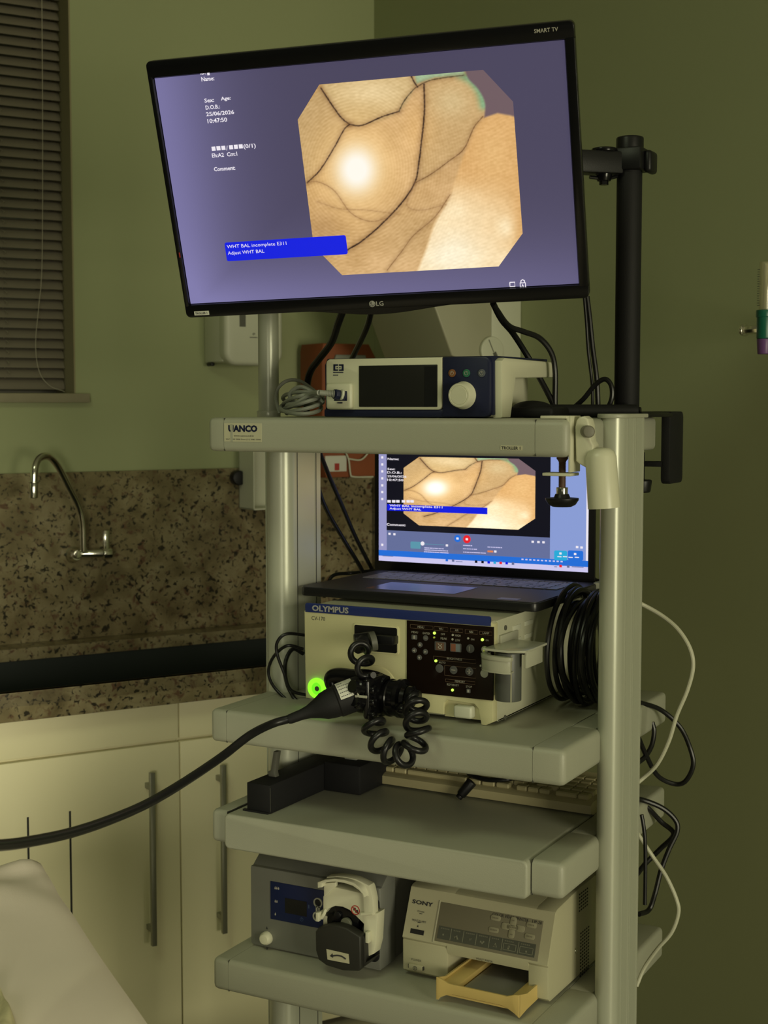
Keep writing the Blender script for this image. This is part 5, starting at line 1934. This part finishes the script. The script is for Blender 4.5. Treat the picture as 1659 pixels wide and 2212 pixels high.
# cables at the left of the processor
cable([W.at(660, 1372, .16), W.at(620, 1369, .13), W.at(600, 1385, .12), W.at(598, 1410, .12), W.at(612, 1450, .12), W.at(628, 1490, .13), Vector((.10, .15, .9995))], .0028, 'rubber',
      'thin black cable arching out furthest left of the processor')
cable([W.at(655, 1402, .16), W.at(620, 1395, .14), W.at(590, 1420, .14), W.at(580, 1455, .14), W.at(597, 1490, .14), W.at(640, 1520, .14), Vector((.118, .17, .9995))], .0028, 'rubber',
      'thin black cable making the wide lower loop left of the processor')
cable([W.at(655, 1412, .2), W.at(633, 1402, .18), W.at(618, 1425, .16), W.at(616, 1460, .15), W.at(628, 1495, .14), W.at(650, 1515, .14), Vector((.115, .2, .9995))], .0036, 'rubber',
      'black cable hanging close against the left side of the processor')
g = G()
g.box(.055, .115, .30, .44, .9955, 1.075, .006, 3)
o = obj('small_adapter', g, 'creamb')
tag(o, 'small pale adapter box standing behind the cables left of the processor', 'adapter')
# cables behind the laptop on the left
cable([W.at(690, 975, .32), W.at(712, 1030, .36), W.at(738, 1090, .42), W.at(768, 1160, .48), W.at(806, 1235, .52), W.at(830, 1285, .53)], .0042, 'rubber',
      'upper of two black cables slanting down behind the laptop lid')
cable([W.at(684, 975, .34), W.at(688, 1050, .36), W.at(705, 1100, .40), W.at(742, 1165, .45), W.at(782, 1232, .50), W.at(800, 1280, .50)], .0042, 'rubber',
      'lower of two black cables slanting down beside the left post to the laptop')
cable([W.at(812, 1232, .50), W.at(760, 1238, .50), W.at(722, 1242, .47), W.at(708, 1262, .46), W.at(700, 1290, .46)], .0036, 'rubber',
      'black lead curling out behind the laptop left rear corner')
cable([W.at(1240, 1276, .49), W.at(1262, 1280, .47), W.at(1285, 1283, .44), Vector((.585, .47, 1.165))], .0050, 'rubber',
      'short black lead leaving the laptop right rear corner towards the post')
cable([W.at(1282, 1110, .50), W.at(1284, 1180, .50), W.at(1284, 1250, .50), Vector((.56, .505, 1.19))], .0030, 'rubber',
      'black lead hanging between the laptop lid and the right post')
g = G()
g.box(.50, .575, .47, .495, 1.10, 1.185, .004)
o = obj('mains_adapter', g, 'white')
tag(o, 'pale box seen behind the coiled cable beside the right post', 'adapter')
# ------------------------------------------------------------------ cables behind the right post
def rp(u, v, y=.33): return W.at(u, v, y)


cable([rp(1370, 1300, .30), rp(1388, 1306, .32), rp(1430, 1330), rp(1465, 1360), rp(1490, 1400), rp(1497, 1440), rp(1485, 1490), rp(1462, 1545), rp(1445, 1600), rp(1420, 1650), rp(1390, 1680, .33), rp(1365, 1700, .31)], .0036, 'whitec',
      'white cable bowing out right of the post from laptop level to the keyboard shelf')
cable([rp(1365, 1780, .31), rp(1385, 1812, .32), rp(1410, 1850), rp(1440, 1895), rp(1462, 1945), rp(1465, 1975), rp(1450, 2015), rp(1420, 2050), rp(1392, 2090), rp(1375, 2130, .32)], .0034, 'whitec',
      'white cable bowing out right of the post beside the lowest shelf')
cable([rp(1365, 1515, .36), rp(1390, 1520, .38), rp(1430, 1535, .42), rp(1470, 1572, .44), rp(1492, 1620, .44), rp(1497, 1655, .44), rp(1480, 1688, .44), rp(1455, 1693, .44), rp(1420, 1675, .42), rp(1395, 1630, .39), rp(1378, 1590, .36)], .0042, 'rubber',
      'black cable making the big loop right of the post between the middle shelves')
cable([rp(1409, 1560, .42), rp(1413, 1580, .42), rp(1408, 1610, .41), rp(1394, 1634, .39), rp(1375, 1650, .36)], .0042, 'rubber',
      'short black cable curving tightly under the rear rail of the second shelf')
cable([rp(1365, 1725, .36), rp(1388, 1728, .38), rp(1430, 1745, .40), rp(1458, 1770, .41), rp(1463, 1795, .41), rp(1445, 1835, .40), rp(1428, 1880, .39), rp(1415, 1930, .38), rp(1402, 1965, .37), rp(1380, 1975, .34)], .0044, 'rubber',
      'black cable bending back at the keyboard shelf and reaching the lowest rail')
cable([rp(1365, 1730, .40), rp(1395, 1742, .40), rp(1428, 1775, .42), rp(1455, 1802, .42), rp(1425, 1835, .42), rp(1395, 1865, .40), rp(1375, 1890, .37)], .0044, 'rubber',
      'black cable crossing diagonally behind the other leads below the keyboard shelf')
cable([rp(1386, 1760, .30), rp(1391, 1790, .30), rp(1394, 1830, .30), rp(1394, 1890, .30), rp(1393, 1954, .30)], .0034, 'rubber',
      'black cable hanging straight down close behind the right post')

# ------------------------------------------------------------------ keyboard shelf contents
KF = Fr((.138, .268, .8242), math.radians(-1.8))
KB = thing('keyboard', 'old beige computer keyboard pushed to the back of the sliding shelf', 'keyboard', KF)
kw_ = .442
g = G().prism([(0, .004), (0, .018), (.008, .022), (.15, .034), (.155, .030), (.155, .0), (.012, .0)], 'x', 0, kw_, .002)
kbb = obj('keyboard_case', g, 'keyb', KB)
for ri, (yy, nk) in enumerate(((.014, 9), (.034, 20), (.054, 20), (.074, 20), (.094, 20))):
    zz = .0215 + (yy - .008) * .083
    if ri == 0:
        spans = [(.010, .036), (.038, .060), (.062, .086), (.088, .205), (.208, .232), (.235, .259), (.262, .286), (.300, .319), (.321, .340), (.342, .361), (.372, .410), (.412, .431)]
    else:
        spans = [(.010 + k * .0212, .0302 + k * .0212) for k in range(20) if k not in (14, )]
    for a_, b_ in spans:
        obj('key', G().box(a_, b_, yy, yy + .018, zz, zz + .009, .002, 1), 'keyb', kbb)
q0_ = KF.atz(790, 1668, .01)
# black lead lying over the keyboard
cable([KF.m @ Vector((.19, .05, .040)), KF.m @ Vector((.21, .020, .037)), KF.m @ Vector((.25, .006, .036)), KF.m @ Vector((.285, .012, .040)), KF.m @ Vector((.30, .05, .042))], .0042, 'rubber',
      'black lead sagging over the front edge of the beige keyboard')
g = G()
p = KF.m @ Vector((.262, .0, .028))
c0_, c1_ = W.at(1020, 1688, .255), W.at(995, 1718, .245)
g.cyl(c0_, c1_, .0095, .008, bev=.002).cyl(c1_, c1_ + (c1_ - c0_).normalized() * .006, .006, bev=.001)
o = obj('cable_plug', g, 'black')
tag(o, 'black round cable plug hanging over the front of the beige keyboard', 'plug')
UP = Fr((.0595, .020, .8242), math.radians(-1))
g = G().box(0, .046, 0, .30, 0, .048, .001).box(-.006, .044, -.004, .002, 0, .003)
PB = thing('power_box', 'long black power supply box at the left end of the sliding shelf', 'power supply', UP)
obj('housing', g, 'blackm', PB)
obj('edge_line', G().box(.0455, .0463, .0008, .0012, .004, .044), 'darks', PB)
g = G().box(.0455, .12, .17, .295, .0, .052, .004)
obj('rear_section', g, 'blackm', PB)
a = UP.at(582, 1676, .0)
g = G().prism([(.010, .048), (.024, .048), (.022, .056), (.028, .092), (.020, .092), (.014, .058), (.008, .056)], 'y', .05, .062, .001)
o = obj('cable_clip', g, 'darks')
o.matrix_world = UP.m
tag(o, 'dark grey upright clip standing on the long black power box', 'clip')
g = G().box(.07, .095, .20, .24, .0525, .062, .002)
o = obj('plug_connector', g, 'greyc')
o.matrix_world = UP.m
tag(o, 'small grey connector lying on top of the long black power box', 'connector')

# ------------------------------------------------------------------ irrigation pump on the lowest shelf
PF = Fr((.030, .072, .5695), 0)
P_ = thing('irrigation_pump', 'silver roller pump with a blue display and open cream pump head on the lowest shelf', 'pump', PF)
pw_ = PF.at(822, 2010, 0).x
ph_ = PF.at(828, 1920, 0).z
g = G().box(0, pw_, 0, .055, .004, ph_, .004, 2)
g.prism([(.003, ph_ - .004), (.03, ph_ + .016), (.055, ph_ + .016), (.055, .003), (.003, .003)], 'x', .001, pw_ - .001, .002)
obj('front_housing', g, 'silverb', P_)
g = G().box(.004, pw_ - .004, .056, .26, .003, ph_ + .017, .004).box(.02, .05, .02, .2, 0, .004).box(pw_ - .05, pw_ - .02, .02, .2, 0, .004)
obj('rear_case', g, 'darks', P_)
cP = lambda x, y: (560 + x / 4.879, 1840 + y / 4.879)
p_ = lambda x, y, d=0.0: PF.at(*cP(x, y), d)
a = p_(130, 310, -.001)
b_ = p_(690, 810, -.001)
zt__, zb__ = p_(130, 310, -.001).z, p_(115, 705, -.001).z
g = G().box(p_(122, 500).x, b_.x, -.0014, .002, zb__, zt__, .0005)
bp = obj('blue_panel', g, mat('pump_blue', (.006, .014, .070), .35, bump=.02), P_)
a, b_ = p_(270, 485, -.0018), p_(500, 560, -.0018)
obj('display', G().box(a.x, b_.x, -.0020, -.001, a.z - .026, a.z, .0004), 'lcd', bp)
g = G()


def drop(g, cx_, cz_, s_=.0016, y=-.0016):
    g.prism([(cx_, cz_ + s_ * 2.2), (cx_ - s_ * .75, cz_), (cx_ - s_ * .4, cz_ - s_ * .9), (cx_ + s_ * .4, cz_ - s_ * .9), (cx_ + s_ * .75, cz_)], 'y', y - .0003, y)


for n_, yy in ((3, 385), (2, 525), (1, 660)):
    for k in range(n_):
        c = p_(168 + k * 18 + (3 - n_) * 1, yy + k * 3, -.0016)
        drop(g, c.x, c.z)
obj('drop_symbols', g, 'printl', bp)
g = G()
c = p_(447, 712, -.0016)
g.tube([(c.x + .003 * math.cos(t), -.0018, c.z + .003 * math.sin(t)) for t in [k * .5 - 4.3 for k in range(12)]], .00035, 5, 1)
g.box(c.x - .0003, c.x + .0003, -.0022, -.0014, c.z, c.z + .004)
c2_ = p_(522, 578, -.0016)
g.box(c2_.x - .001, c2_.x + .001, -.0018, -.0014, c2_.z - .003, c2_.z + .003)
obj('panel_symbols', g, mat('panel_symbol_blue', (.06, .10, .2), .5, bump=.01), bp)
g = G()
ca, cb = p_(618, 538, -.003), p_(610, 683, -.003)
for c in (ca, cb): g.lathe([(.0062, 0), (.0062, .0025), (.0085, .0025), (.0085, 0)], (c.x, -.001, c.z), (0, -1, 0), 24)
g.box(ca.x - .004, ca.x - .001, -.0035, -.001, cb.z + .006, ca.z - .006).box(ca.x + .001, ca.x + .004, -.0035, -.001, cb.z + .006, ca.z - .006)
kr = obj('key_frame', g, 'btnl', bp)
for c in (ca, cb): obj('key', G().cyl((c.x, -.001, c.z), (c.x, -.0028, c.z), .0055, n=20, bev=.0004), 'lapd', kr)
c = p_(82, 905, 0)
obj('white_cap', G().lathe([(0, .013), (.008, .0115), (.0108, .007), (.0115, .001), (.0115, -.001), (0, -.001)], (c.x, 0, c.z), (0, -1, 0), 28), 'whiteb', P_)
g = G()
g.prism([(c.x - .002, c.z + .015), (c.x + .002, c.z + .015), (c.x, c.z + .020)], 'y', -.0005, .0005)
g.prism([(c.x - .002, c.z - .018), (c.x + .002, c.z - .018), (c.x, c.z - .022)], 'y', -.0005, .0005)
obj('cap_marks', g, 'print', P_)
# pump head
hx0_, hx1_ = p_(672, 700, -.01).x, p_(1235, 700, -.01).x
g = G()
a = p_(1100, 900, -.0)
zlow, zhi = p_(1250, 1140, 0).z, p_(1250, 540, 0).z
g.prism(rrect(hx0_ - .002, p_(1268, 800, 0).x, zlow - .004, p_(900, 420, 0).z, .010, 5), 'y', -.003, .001, .001)
obj('head_recess', g, 'blackm', P_)
yh_ = -.03
q = lambda x, y, d=yh_: (p_(x, y, d).x, p_(x, y, d).z)
g = G()
# arch: outer contour then inner contour around the rotor opening
outer = [(672, 470), (690, 455), (790, 372), (1070, 435), (1140, 480), (1140, 640), (1245, 650), (1230, 960), (1200, 1080), (1145, 1105), (1130, 930), (1095, 880), (1100, 760), (1060, 720), (1010, 670), (950, 615), (880, 582), (800, 572), (730, 600), (690, 650), (672, 640)]
g.prism([q(x, y) for x, y in outer], 'y', yh_, -.004, .0015)
obj('head_housing', g, 'whiteb', P_)
g = G()
ol = [(620, 318), (700, 290), (800, 282), (900, 292), (1000, 325), (1070, 380), (1110, 440), (1115, 475), (1100, 470), (1095, 445), (1060, 405), (990, 355), (900, 325), (800, 312), (740, 316), (668, 332), (665, 372), (622, 378)]
g.prism([q(x, y, -.045) for x, y in ol], 'y', -.047, -.034, .0008)
ol2 = [(755, 240), (860, 232), (960, 240), (1060, 262), (1130, 295), (1200, 330), (1215, 365), (1240, 480), (1245, 640), (1150, 640), (1140, 470), (1125, 420), (1060, 330), (960, 290), (860, 268), (757, 265)]
g.prism([q(x, y, -.022) for x, y in ol2], 'y', -.036, -.018, .0008)
b = bmesh.new()
fa = smooth3([Vector((q(x, y, -.045)[0], -.046, q(x, y, -.045)[1])) for x, y in ((625, 322), (700, 295), (800, 286), (900, 296), (1000, 330), (1068, 384), (1108, 450))], 6)
fb = smooth3([Vector((q(x, y, -.022)[0], -.020, q(x, y, -.022)[1])) for x, y in ((765, 250), (830, 240), (900, 238), (980, 248), (1080, 275), (1190, 335), (1225, 430))], 6)
va = [b.verts.new(p) for p in fa]
vb_ = [b.verts.new(p) for p in fb]
lowa = [b.verts.new(p - Vector((0, 0, .003))) for p in fa]
lowb = [b.verts.new(p - Vector((0, 0, .003))) for p in fb]
for k in range(len(va) - 1):
    b.faces.new((va[k], va[k + 1], vb_[k + 1], vb_[k]))
    b.faces.new((lowa[k], lowb[k], lowb[k + 1], lowa[k + 1]))
    b.faces.new((va[k], lowa[k], lowa[k + 1], va[k + 1]))
    b.faces.new((vb_[k], vb_[k + 1], lowb[k + 1], lowb[k]))
g._m(b)
g.prism([q(668, 340, -.04), q(790, 330, -.04), q(790, 375, -.04), q(690, 470, -.04), q(668, 480, -.04)], 'y', -.036, -.028, .0006)
obj('lever_frame', g, 'whiteb', P_)
c = p_(900, 730, -.010)
obj('rotor', G().lathe([(0, .022), (.010, .022), (.011, .018), (.026, .017), (.031, .014), (.031, 0), (0, 0)], (c.x, -.004, c.z), (0, -1, 0), 36), 'blackg', P_)
c = p_(915, 755, -.028)
obj('rotor_hub', G().cyl((c.x, -.024, c.z), (c.x, -.030, c.z), .0095, n=28, bev=.001), mat('hub_grey', (.12, .125, .09), .5, bump=.03), P_)
g = G()
for an in range(3):
    aa = an * 2.1 + .5
    g.cyl((c.x + .02 * math.cos(aa), -.02, c.z + .02 * math.sin(aa)), (c.x + .02 * math.cos(aa), -.027, c.z + .02 * math.sin(aa)), .006, n=16, bev=.001)
obj('rollers', g, 'black', P_)
# black flap
fl_ = [(605, 830), (640, 790), (740, 768), (840, 768), (940, 800), (1080, 885), (1085, 1210), (1060, 1250), (900, 1245), (720, 1190), (640, 1130), (608, 1030)]
g = G()
g.prism([q(x, y, -.045) for x, y in fl_], 'y', -.050, -.030, .003, 3)
g.prism([q(1075, 890, -.045), q(1130, 905, -.035), q(1140, 1150, -.035), q(1200, 1120, -.035), q(1180, 1160, -.02), q(1080, 1225, -.045)], 'y', -.042, -.008, .001)
flp = obj('flap', g, mat('flap_charcoal', (.022, .022, .018), .5, bump=.08), P_)
g = G()
g.prism([q(x, y, -.0505) for x, y in ((708, 1025), (940, 1078), (950, 1180), (720, 1135))], 'y', -.0508, -.0498)
ar = obj('arrow_sticker', g, 'sticker', flp)
g = G()
g.tube([(q(x, y, -.051)[0], -.0511, q(x, y, -.051)[1]) for x, y in ((765, 1098), (820, 1092), (870, 1102), (912, 1130))], .0013, 6, 5)
g.prism([q(x, y, -.0512) for x, y in ((745, 1098), (772, 1070), (778, 1118))], 'y', -.0514, -.0506)
g2 = g
text_print = [r for r in range(0)]
flp_arrow = obj('arrow', g, 'print', flp)
c = p_(1012, 617, -.031)
g = G().lathe([(.0066, 0), (.0066, .0006), (.0080, .0006), (.0080, 0)], (c.x, -.0300, c.z), (0, -1, 0), 28)
g.box(-.0066, .0066, -.0008, 0, -.0006, .0006, m=Matrix.Translation((c.x, -.0300, c.z)) @ Matrix.Rotation(.75, 4, 'Y'))
obj('warning_ring', g, 'red', P_)
g = G().box(c.x - .004, c.x + .0005, -.0303, -.0299, c.z - .001, c.z + .004).box(c.x - .0005, c.x + .0045, -.0303, -.0299, c.z - .004, c.z + .001)
obj('warning_hand', g, 'print', P_)
g = G()
c = p_(655, 640, -.03)
g.cyl((c.x, -.02, c.z), (c.x, -.04, c.z), .0032).box(c.x - .003, c.x + .003, -.044, -.036, c.z - .011, c.z + .004, .001)
g.tube([q3 for q3 in [Vector((p_(700, 610, -.03).x, -.03, p_(700, 610, -.03).z)), Vector((p_(680, 660, -.035).x, -.035, p_(680, 660, -.035).z)), Vector((p_(655, 700, -.035).x, -.035, p_(655, 700, -.035).z))]], .003, 8, 5)
c = p_(1165, 880, -.03)
g.box(c.x - .003, c.x + .003, -.04, -.03, c.z - .010, c.z + .008, .001).sph((p_(1125, 905, -.04).x, -.036, p_(1125, 905, -.04).z), .003)
g.cyl((p_(1090, 650, -.03).x, -.034, p_(1090, 650, -.03).z), (p_(1210, 640, -.03).x, -.034, p_(1210, 640, -.03).z), .003)
g.box(p_(672, 650).x + .012, p_(672, 650).x + .030, -.020, -.004, p_(672, 770).z, p_(672, 620).z, .001)
obj('tube_clamps', g, 'whiteb', P_)
g = G()
for k, yy in enumerate((830, 845, 860)):
    c = p_(1130, 850, -.02)
    g.cyl((c.x - .008 + k * .005, -.012, c.z), (c.x - .005 + k * .005, -.012, c.z), .010 - .001 * (k % 2), n=18)
g.box(p_(1160, 850).x, p_(1180, 850).x, -.02, -.005, p_(1160, 890).z, p_(1160, 790).z)
obj('tube_connector', g, 'black', P_)

# ------------------------------------------------------------------ video printer
SF = Fr((.3196, .0800, .5695), math.radians(-1.2))
V = thing('video_printer', 'beige colour video printer with an ochre paper tray on the lowest shelf', 'printer', SF)
vw = .257
cS = lambda x, y: (850 + x / 3.687, 1880 + y / 3.687)
ptop = SF.atx(*cS(1245, 360), vw)
pmid = SF.atx(*cS(1178, 830), vw)
pbot = SF.atx(*cS(1180, 1075), vw)
ytop, ztop_ = ptop.y, ptop.z
ymid, zmid = pmid.y, pmid.z
ztopb = ztop_ + .004
dep = .30
tilt_t = (ytop - ymid) / (ztop_ - zmid)
ymid = 0.004
ytop = ymid + .030
prof = [(ymid, zmid), (ymid - .003, zmid + .004), (ytop - .002, ztop_ - .003), (ytop + .004, ztop_), (ytop + .10, ztop_ + .007), (dep, ztop_ + .007), (dep, .004), (.012, .004), (.004, .010), (.003, zmid - .002)]
# body with a slot opening for the tray
sx0, sx1 = SF.at(*cS(425, 780), 0).x, SF.at(*cS(1065, 850), 0).x
zs1 = (SF.at(*cS(425, 680), 0).z + SF.at(*cS(1065, 800), 0).z) / 2
zs0 = .022
g = G().prism(prof, 'x', 0, sx0, .002)
g.prism(prof, 'x', sx1, vw, .002)
pr2 = [(ymid, zs1), (ymid - .003, max(zmid, zs1) + .004), (ytop - .002, ztop_ - .003), (ytop + .004, ztop_), (ytop + .10, ztop_ + .007), (dep, ztop_ + .007), (dep, .004), (.20, .004), (.20, zs1)]
g.prism(pr2, 'x', sx0 - .001, sx1 + .001)
g.box(sx0 - .001, sx1 + .001, .004, .21, .004, .010)
body = obj('printer_body', g, 'pbody', V)
g = G().box(sx0, sx1, .19, .199, .01, zs1)
obj('slot_interior', g, 'slot', V)
g = G()
for a_ in (.02, vw - .04):
    g.box(a_, a_ + .02, .03, .05, 0, .0045).box(a_, a_ + .02, dep - .05, dep - .03, 0, .0045)
obj('rubber_feet', g, 'blackm', V)
# slanted face frame: origin at the lower front edge of the slanted part
sl = math.atan2((ytop - .002) - (ymid - .003), (ztop_ - .003) - (zmid + .004))
SLm = SF.m @ Matrix.Translation((0, ymid - .003, zmid + .004)) @ Matrix.Rotation(-sl, 4, 'X')
SL = Fr(m=SLm)
face = bpy.data.objects.new('control_face', None)
hS = math.hypot((ytop - .002) - (ymid - .003), (ztop_ - .003) - (zmid + .004))
g = G().box(.001, vw - .001, -.0004, .003, .001, hS - .001)
fo = obj('control_face', g, 'pbody', V)
fo.matrix_local = Matrix.Translation((0, ymid - .003, zmid + .004)) @ Matrix.Rotation(-sl, 4, 'X')
s_ = lambda x, y, d=-.001: SL.at(*cS(x, y), d)


def stx(s, x0, x1, yb, yt, m='print', bold=0.0, d=-.0012):
    a, b_ = s_(x0, yb, d), s_(x1, yb, d)
    c = s_(x0, yt, d)
    text_mesh(s, 'lettering', a.x, b_.x, a.z, c.z, d, m, fo, bold=bold)


def srect(name, x0, y0, x1, y1, d0, d1, m, bev=0.0, hz=None):
    a = s_(x0, y0, d0)
    b_ = s_(x1, y1, d0)
    return obj(name, G().box(a.x, b_.x, d0, d1, b_.z, a.z, bev), m, fo)


# the panel
a = s_(375, 255)
zpt = (s_(375, 258).z + s_(1200, 395).z) / 2
zpb = (s_(330, 575).z + s_(1145, 745).z) / 2
xpl, xpr = s_(350, 420).x, s_(1170, 570).x
zpb = max(zpb, .004)
obj('soft_panel', G().box(xpl, xpr, -.0012, .001, zpb, zpt, .0004), 'ppanel', fo)
obj('pale_edge', G().box(xpl - .0032, xpl - .0012, -.0016, .001, zpb - .002, zpt + .002, .0003), 'pline', fo)  # narrow pale strip down the left side of the panel
zst = zpb + (zpt - zpb) * .40
zsb = zpb + (zpt - zpb) * .075
obj('key_strip', G().box(xpl + .004, xpr - .006, -.0017, -.001, zsb, zst), 'pdark', fo)
xx0, xx1 = xpl + .004, xpr - .006
xs_ = [0, .135, .265, .40, .535, .665, .83, 1.0]
g = G()
for f_ in xs_[1:-1]:
    X = xx0 + (xx1 - xx0) * f_
    g.box(X - .0005, X + .0005, -.0020, -.0015, zsb + .001, zst - .001)
for i in (5, 6):
    a_, b2 = xx0 + (xx1 - xx0) * xs_[i] + .0025, xx0 + (xx1 - xx0) * xs_[i + 1] - .0035
    for (p0, p1, q0, q1) in ((a_, b2, zsb + .003, zsb + .0038), (a_, b2, zst - .0075, zst - .0067), (a_, a_ + .0008, zsb + .003, zst - .0067), (b2 - .0008, b2, zsb + .003, zst - .0067)):
        g.box(p0, p1, -.0021, -.0015, q0, q1)
for i in range(7):
    m_ = xx0 + (xx1 - xx0) * (xs_[i] + xs_[i + 1]) / 2
    zc_ = zsb + (zst - zsb) * .36
    rs = random.Random(i + 3)
    for k in range(3 if 0 < i < 6 else 1):
        ox, oz = rs.uniform(-.003, .003), rs.uniform(-.002, .002)
        g.box(m_ + ox - .0012, m_ + ox + .0012, -.0021, -.0015, zc_ + oz - .0014, zc_ + oz + .0014)
    if i in (1, 4): g.prism([(m_ - .0035, zc_ - .003), (m_ + .0035, zc_ - .003), (m_, zc_ + .0035)], 'y', -.0021, -.0015)
obj('strip_symbols', g, mat('strip_pale', (.22, .22, .16), .5, bump=.02), fo)
g = G()
zt5 = zst - .0035
for i in range(7):
    m0_ = xx0 + (xx1 - xx0) * xs_[i] + .004
    for k in range(5):
        if xx0 + (xx1 - xx0) * xs_[i + 1] - m0_ - k * .0032 > .006: g.box(m0_ + k * .0032, m0_ + k * .0032 + .0022, -.0021, -.0015, zt5 - .0007, zt5 + .0012)
obj('strip_print', g, mat('strip_print_grey', (.17, .17, .125), .5, bump=.02), fo)
key_m = mat('soft_key_pale', (.30, .285, .19), .5, bump=.04)
for (x_, y_, wx, wz) in ((815, 380, .0085, .0042), (798, 475, .0085, .0042), (1100, 437, .0085, .0042), (1085, 528, .0085, .0042), (955, 410, .0052, .0075), (940, 505, .0052, .0070), (895, 445, .0075, .0052), (1010, 465, .0075, .0052), (948, 455, .0100, .0036)):
    c = s_(x_, y_, -.0015)
    kk = obj('soft_key', G().prism(rrect(c.x - wx, c.x + wx, c.z - wz, c.z + wz, min(wx, wz) * .7, 4), 'y', -.0022, -.001, .0003), key_m, fo)
    obj_m = 'pline'
g = G()
for (x_, y_, n_) in ((815, 380, 4), (798, 475, 5), (1100, 437, 4), (1085, 528, 4), (955, 400, 2), (940, 512, 2), (950, 456, 5)):
    c = s_(x_, y_, -.0024)
    for k in range(n_): g.box(c.x - n_ * .0013 + k * .0026, c.x - n_ * .0013 + k * .0026 + .0017, -.0025, -.002, c.z - .0010, c.z + .0010)
obj('key_print', g, 'ppanel', fo)
stx('SONY', 148, 318, 262, 228, bold=.03)
a, b_ = s_(795, 318, -.0014), s_(1085, 350, -.0014)
hh_ = .0048
text_mesh('COLOR VIDEO PRINTER', 'lettering', a.x, b_.x, zpt - .0062, zpt - .0014, -.0016, 'print', fo)
a, b_ = s_(1115, 360, -.0014), s_(1195, 375, -.0014)
text_mesh('UP-20', 'lettering', a.x, b_.x - .001, zpt - .0062, zpt - .0014, -.0016, 'print', fo)
srect('infrared_window', 138, 460, 238, 520, -.0008, .001, 'slot')
srect('indicator', 207, 341, 228, 351, -.0009, .001, 'print')
srect('indicator', 192, 410, 212, 420, -.0009, .001, 'print')
stx('POWER', 190, 248, 331, 318)
stx('PRINT/ALARM', 148, 260, 402, 384)
g = G()
c = s_(193, 446, -.001)
g.prism([(c.x - .0014, c.z - .0012), (c.x + .0014, c.z - .0012), (c.x, c.z + .0024)], 'y', -.0009, 0)
obj('arrow_mark', g, 'print', fo)
# lower part: step line, power switch, tray legend
sf = lambda x, y, d=0.0: SF.at(*cS(x, y), d)
a, b_ = sf(125, 735, .002), sf(237, 815, .002)
pk = obj('power_switch', G().box(a.x, b_.x, -.0015, .006, b_.z + .003, a.z, .002, 2), 'pbody', V)
obj('switch_gap', G().box(a.x - .001, a.x + .0004, -.0004, .004, b_.z + .004, a.z - .002).box(b_.x - .0004, b_.x + .001, -.0004, .004, b_.z + .004, a.z - .002), 'seam', V)
c = sf(175, 778, 0)
g = G()
g.tube([(c.x + .0034 * math.cos(t), -.0018, c.z + .0034 * math.sin(t)) for t in [k * .5 for k in range(14)]], .0004, 5, 1)
g.box(c.x - .0005, c.x + .0005, -.0023, -.0012, c.z - .002, c.z + .002)
obj('switch_symbol', g, 'print', pk)
a, b_ = sf(145, 715, .002), sf(222, 715, .002)
text_mesh('POWER', 'lettering', a.x, b_.x, a.z, a.z + .0035, .0015, 'print', V)
a, b_ = sf(655, 712, -.002), sf(785, 735, -.002)
text_mesh('PRINT PAPER', 'lettering', a.x, b_.x, (a.z + b_.z) / 2 - .001, (a.z + b_.z) / 2 + .0022, ymid - .0035, 'print', V)
# vents on the side
for (u0, v0, nr, nc) in ((1478, 190, 6, 5), (1488, 500, 14, 5)):
    p = SF.atx(*cS(u0, v0), vw)
    g = G()
    for r_ in range(nr):
        for c_ in range(nc):
            g.box(vw - .0005, vw + .0005, p.y + c_ * .0085, p.y + c_ * .0085 + .0045, p.z - r_ * .0055 - .0022, p.z - r_ * .0055)
    obj('vent_grille', g, 'slot', V)
p = SF.atx(*cS(1447, 640), vw)
obj('side_screw', G().cyl((vw, p.y, p.z), (vw + .002, p.y, p.z), .004, n=16, bev=.0005), 'chrome', V)
# paper tray
TY = thing('paper_tray', 'ochre plastic paper tray pulled out of the video printer', 'tray', SF)
f0 = SF.atz(*cS(1015, 1150), .006)
l0_ = SF.atz(*cS(322, 1028), .006)
yt0 = min(f0.y, l0_.y)
yt0 = (f0.y + l0_.y) / 2
xt0, xt1 = l0_.x, f0.x
hT = SF.at(*cS(325, 850), yt0).z
n_ = 20
up, lo = [], []
for k in range(n_ + 1):
    t = k / n_
    x = xt0 + (xt1 - xt0) * t
    dip = math.sin(PI * t) ** .5 if 0 < t < 1 else 0
    e = min(t, 1 - t)
    up.append((x, hT - (.006 if e > .13 else .006 * (e / .13) ** 2)))
    lo.append((x, .003 + (.014 if .18 < t < .85 else .014 * min(1, (e / .18)) ** .8)))
g = G().prism(up + lo[::-1], 'y', yt0, yt0 + .004, .0006)
obj('tray_front', g, 'olive', TY)
g = G()
g.prism([(yt0 + .002, .003), (yt0 + .002, hT), (yt0 + .03, hT - .008), (.19, hT - .010), (.19, .012), (yt0 + .03, .006)], 'x', xt1 - .003, xt1)
g.prism([(yt0 + .002, .003), (yt0 + .002, hT), (yt0 + .03, hT - .008), (.19, hT - .010), (.19, .012), (yt0 + .03, .006)], 'x', xt0, xt0 + .003)
g.box(xt0 + .002, xt1 - .002, yt0 + .002, .19, .013, .016)
g.box(xt0 + .002, xt0 + .030, yt0 + .006, .18, .016, hT - .012, .002)
g.box(xt1 - .022, xt1 - .002, yt0 + .006, .06, .016, hT - .012, .002)
obj('tray_body', g, 'olive', TY)
g = G().box(xt0 + .033, xt1 - .024, yt0 + .012, .185, .0162, .019, .0005)
obj('paper_stack', g, mat('tray_sheet_grey', (.24, .235, .20), .5, bump=.03), TY)
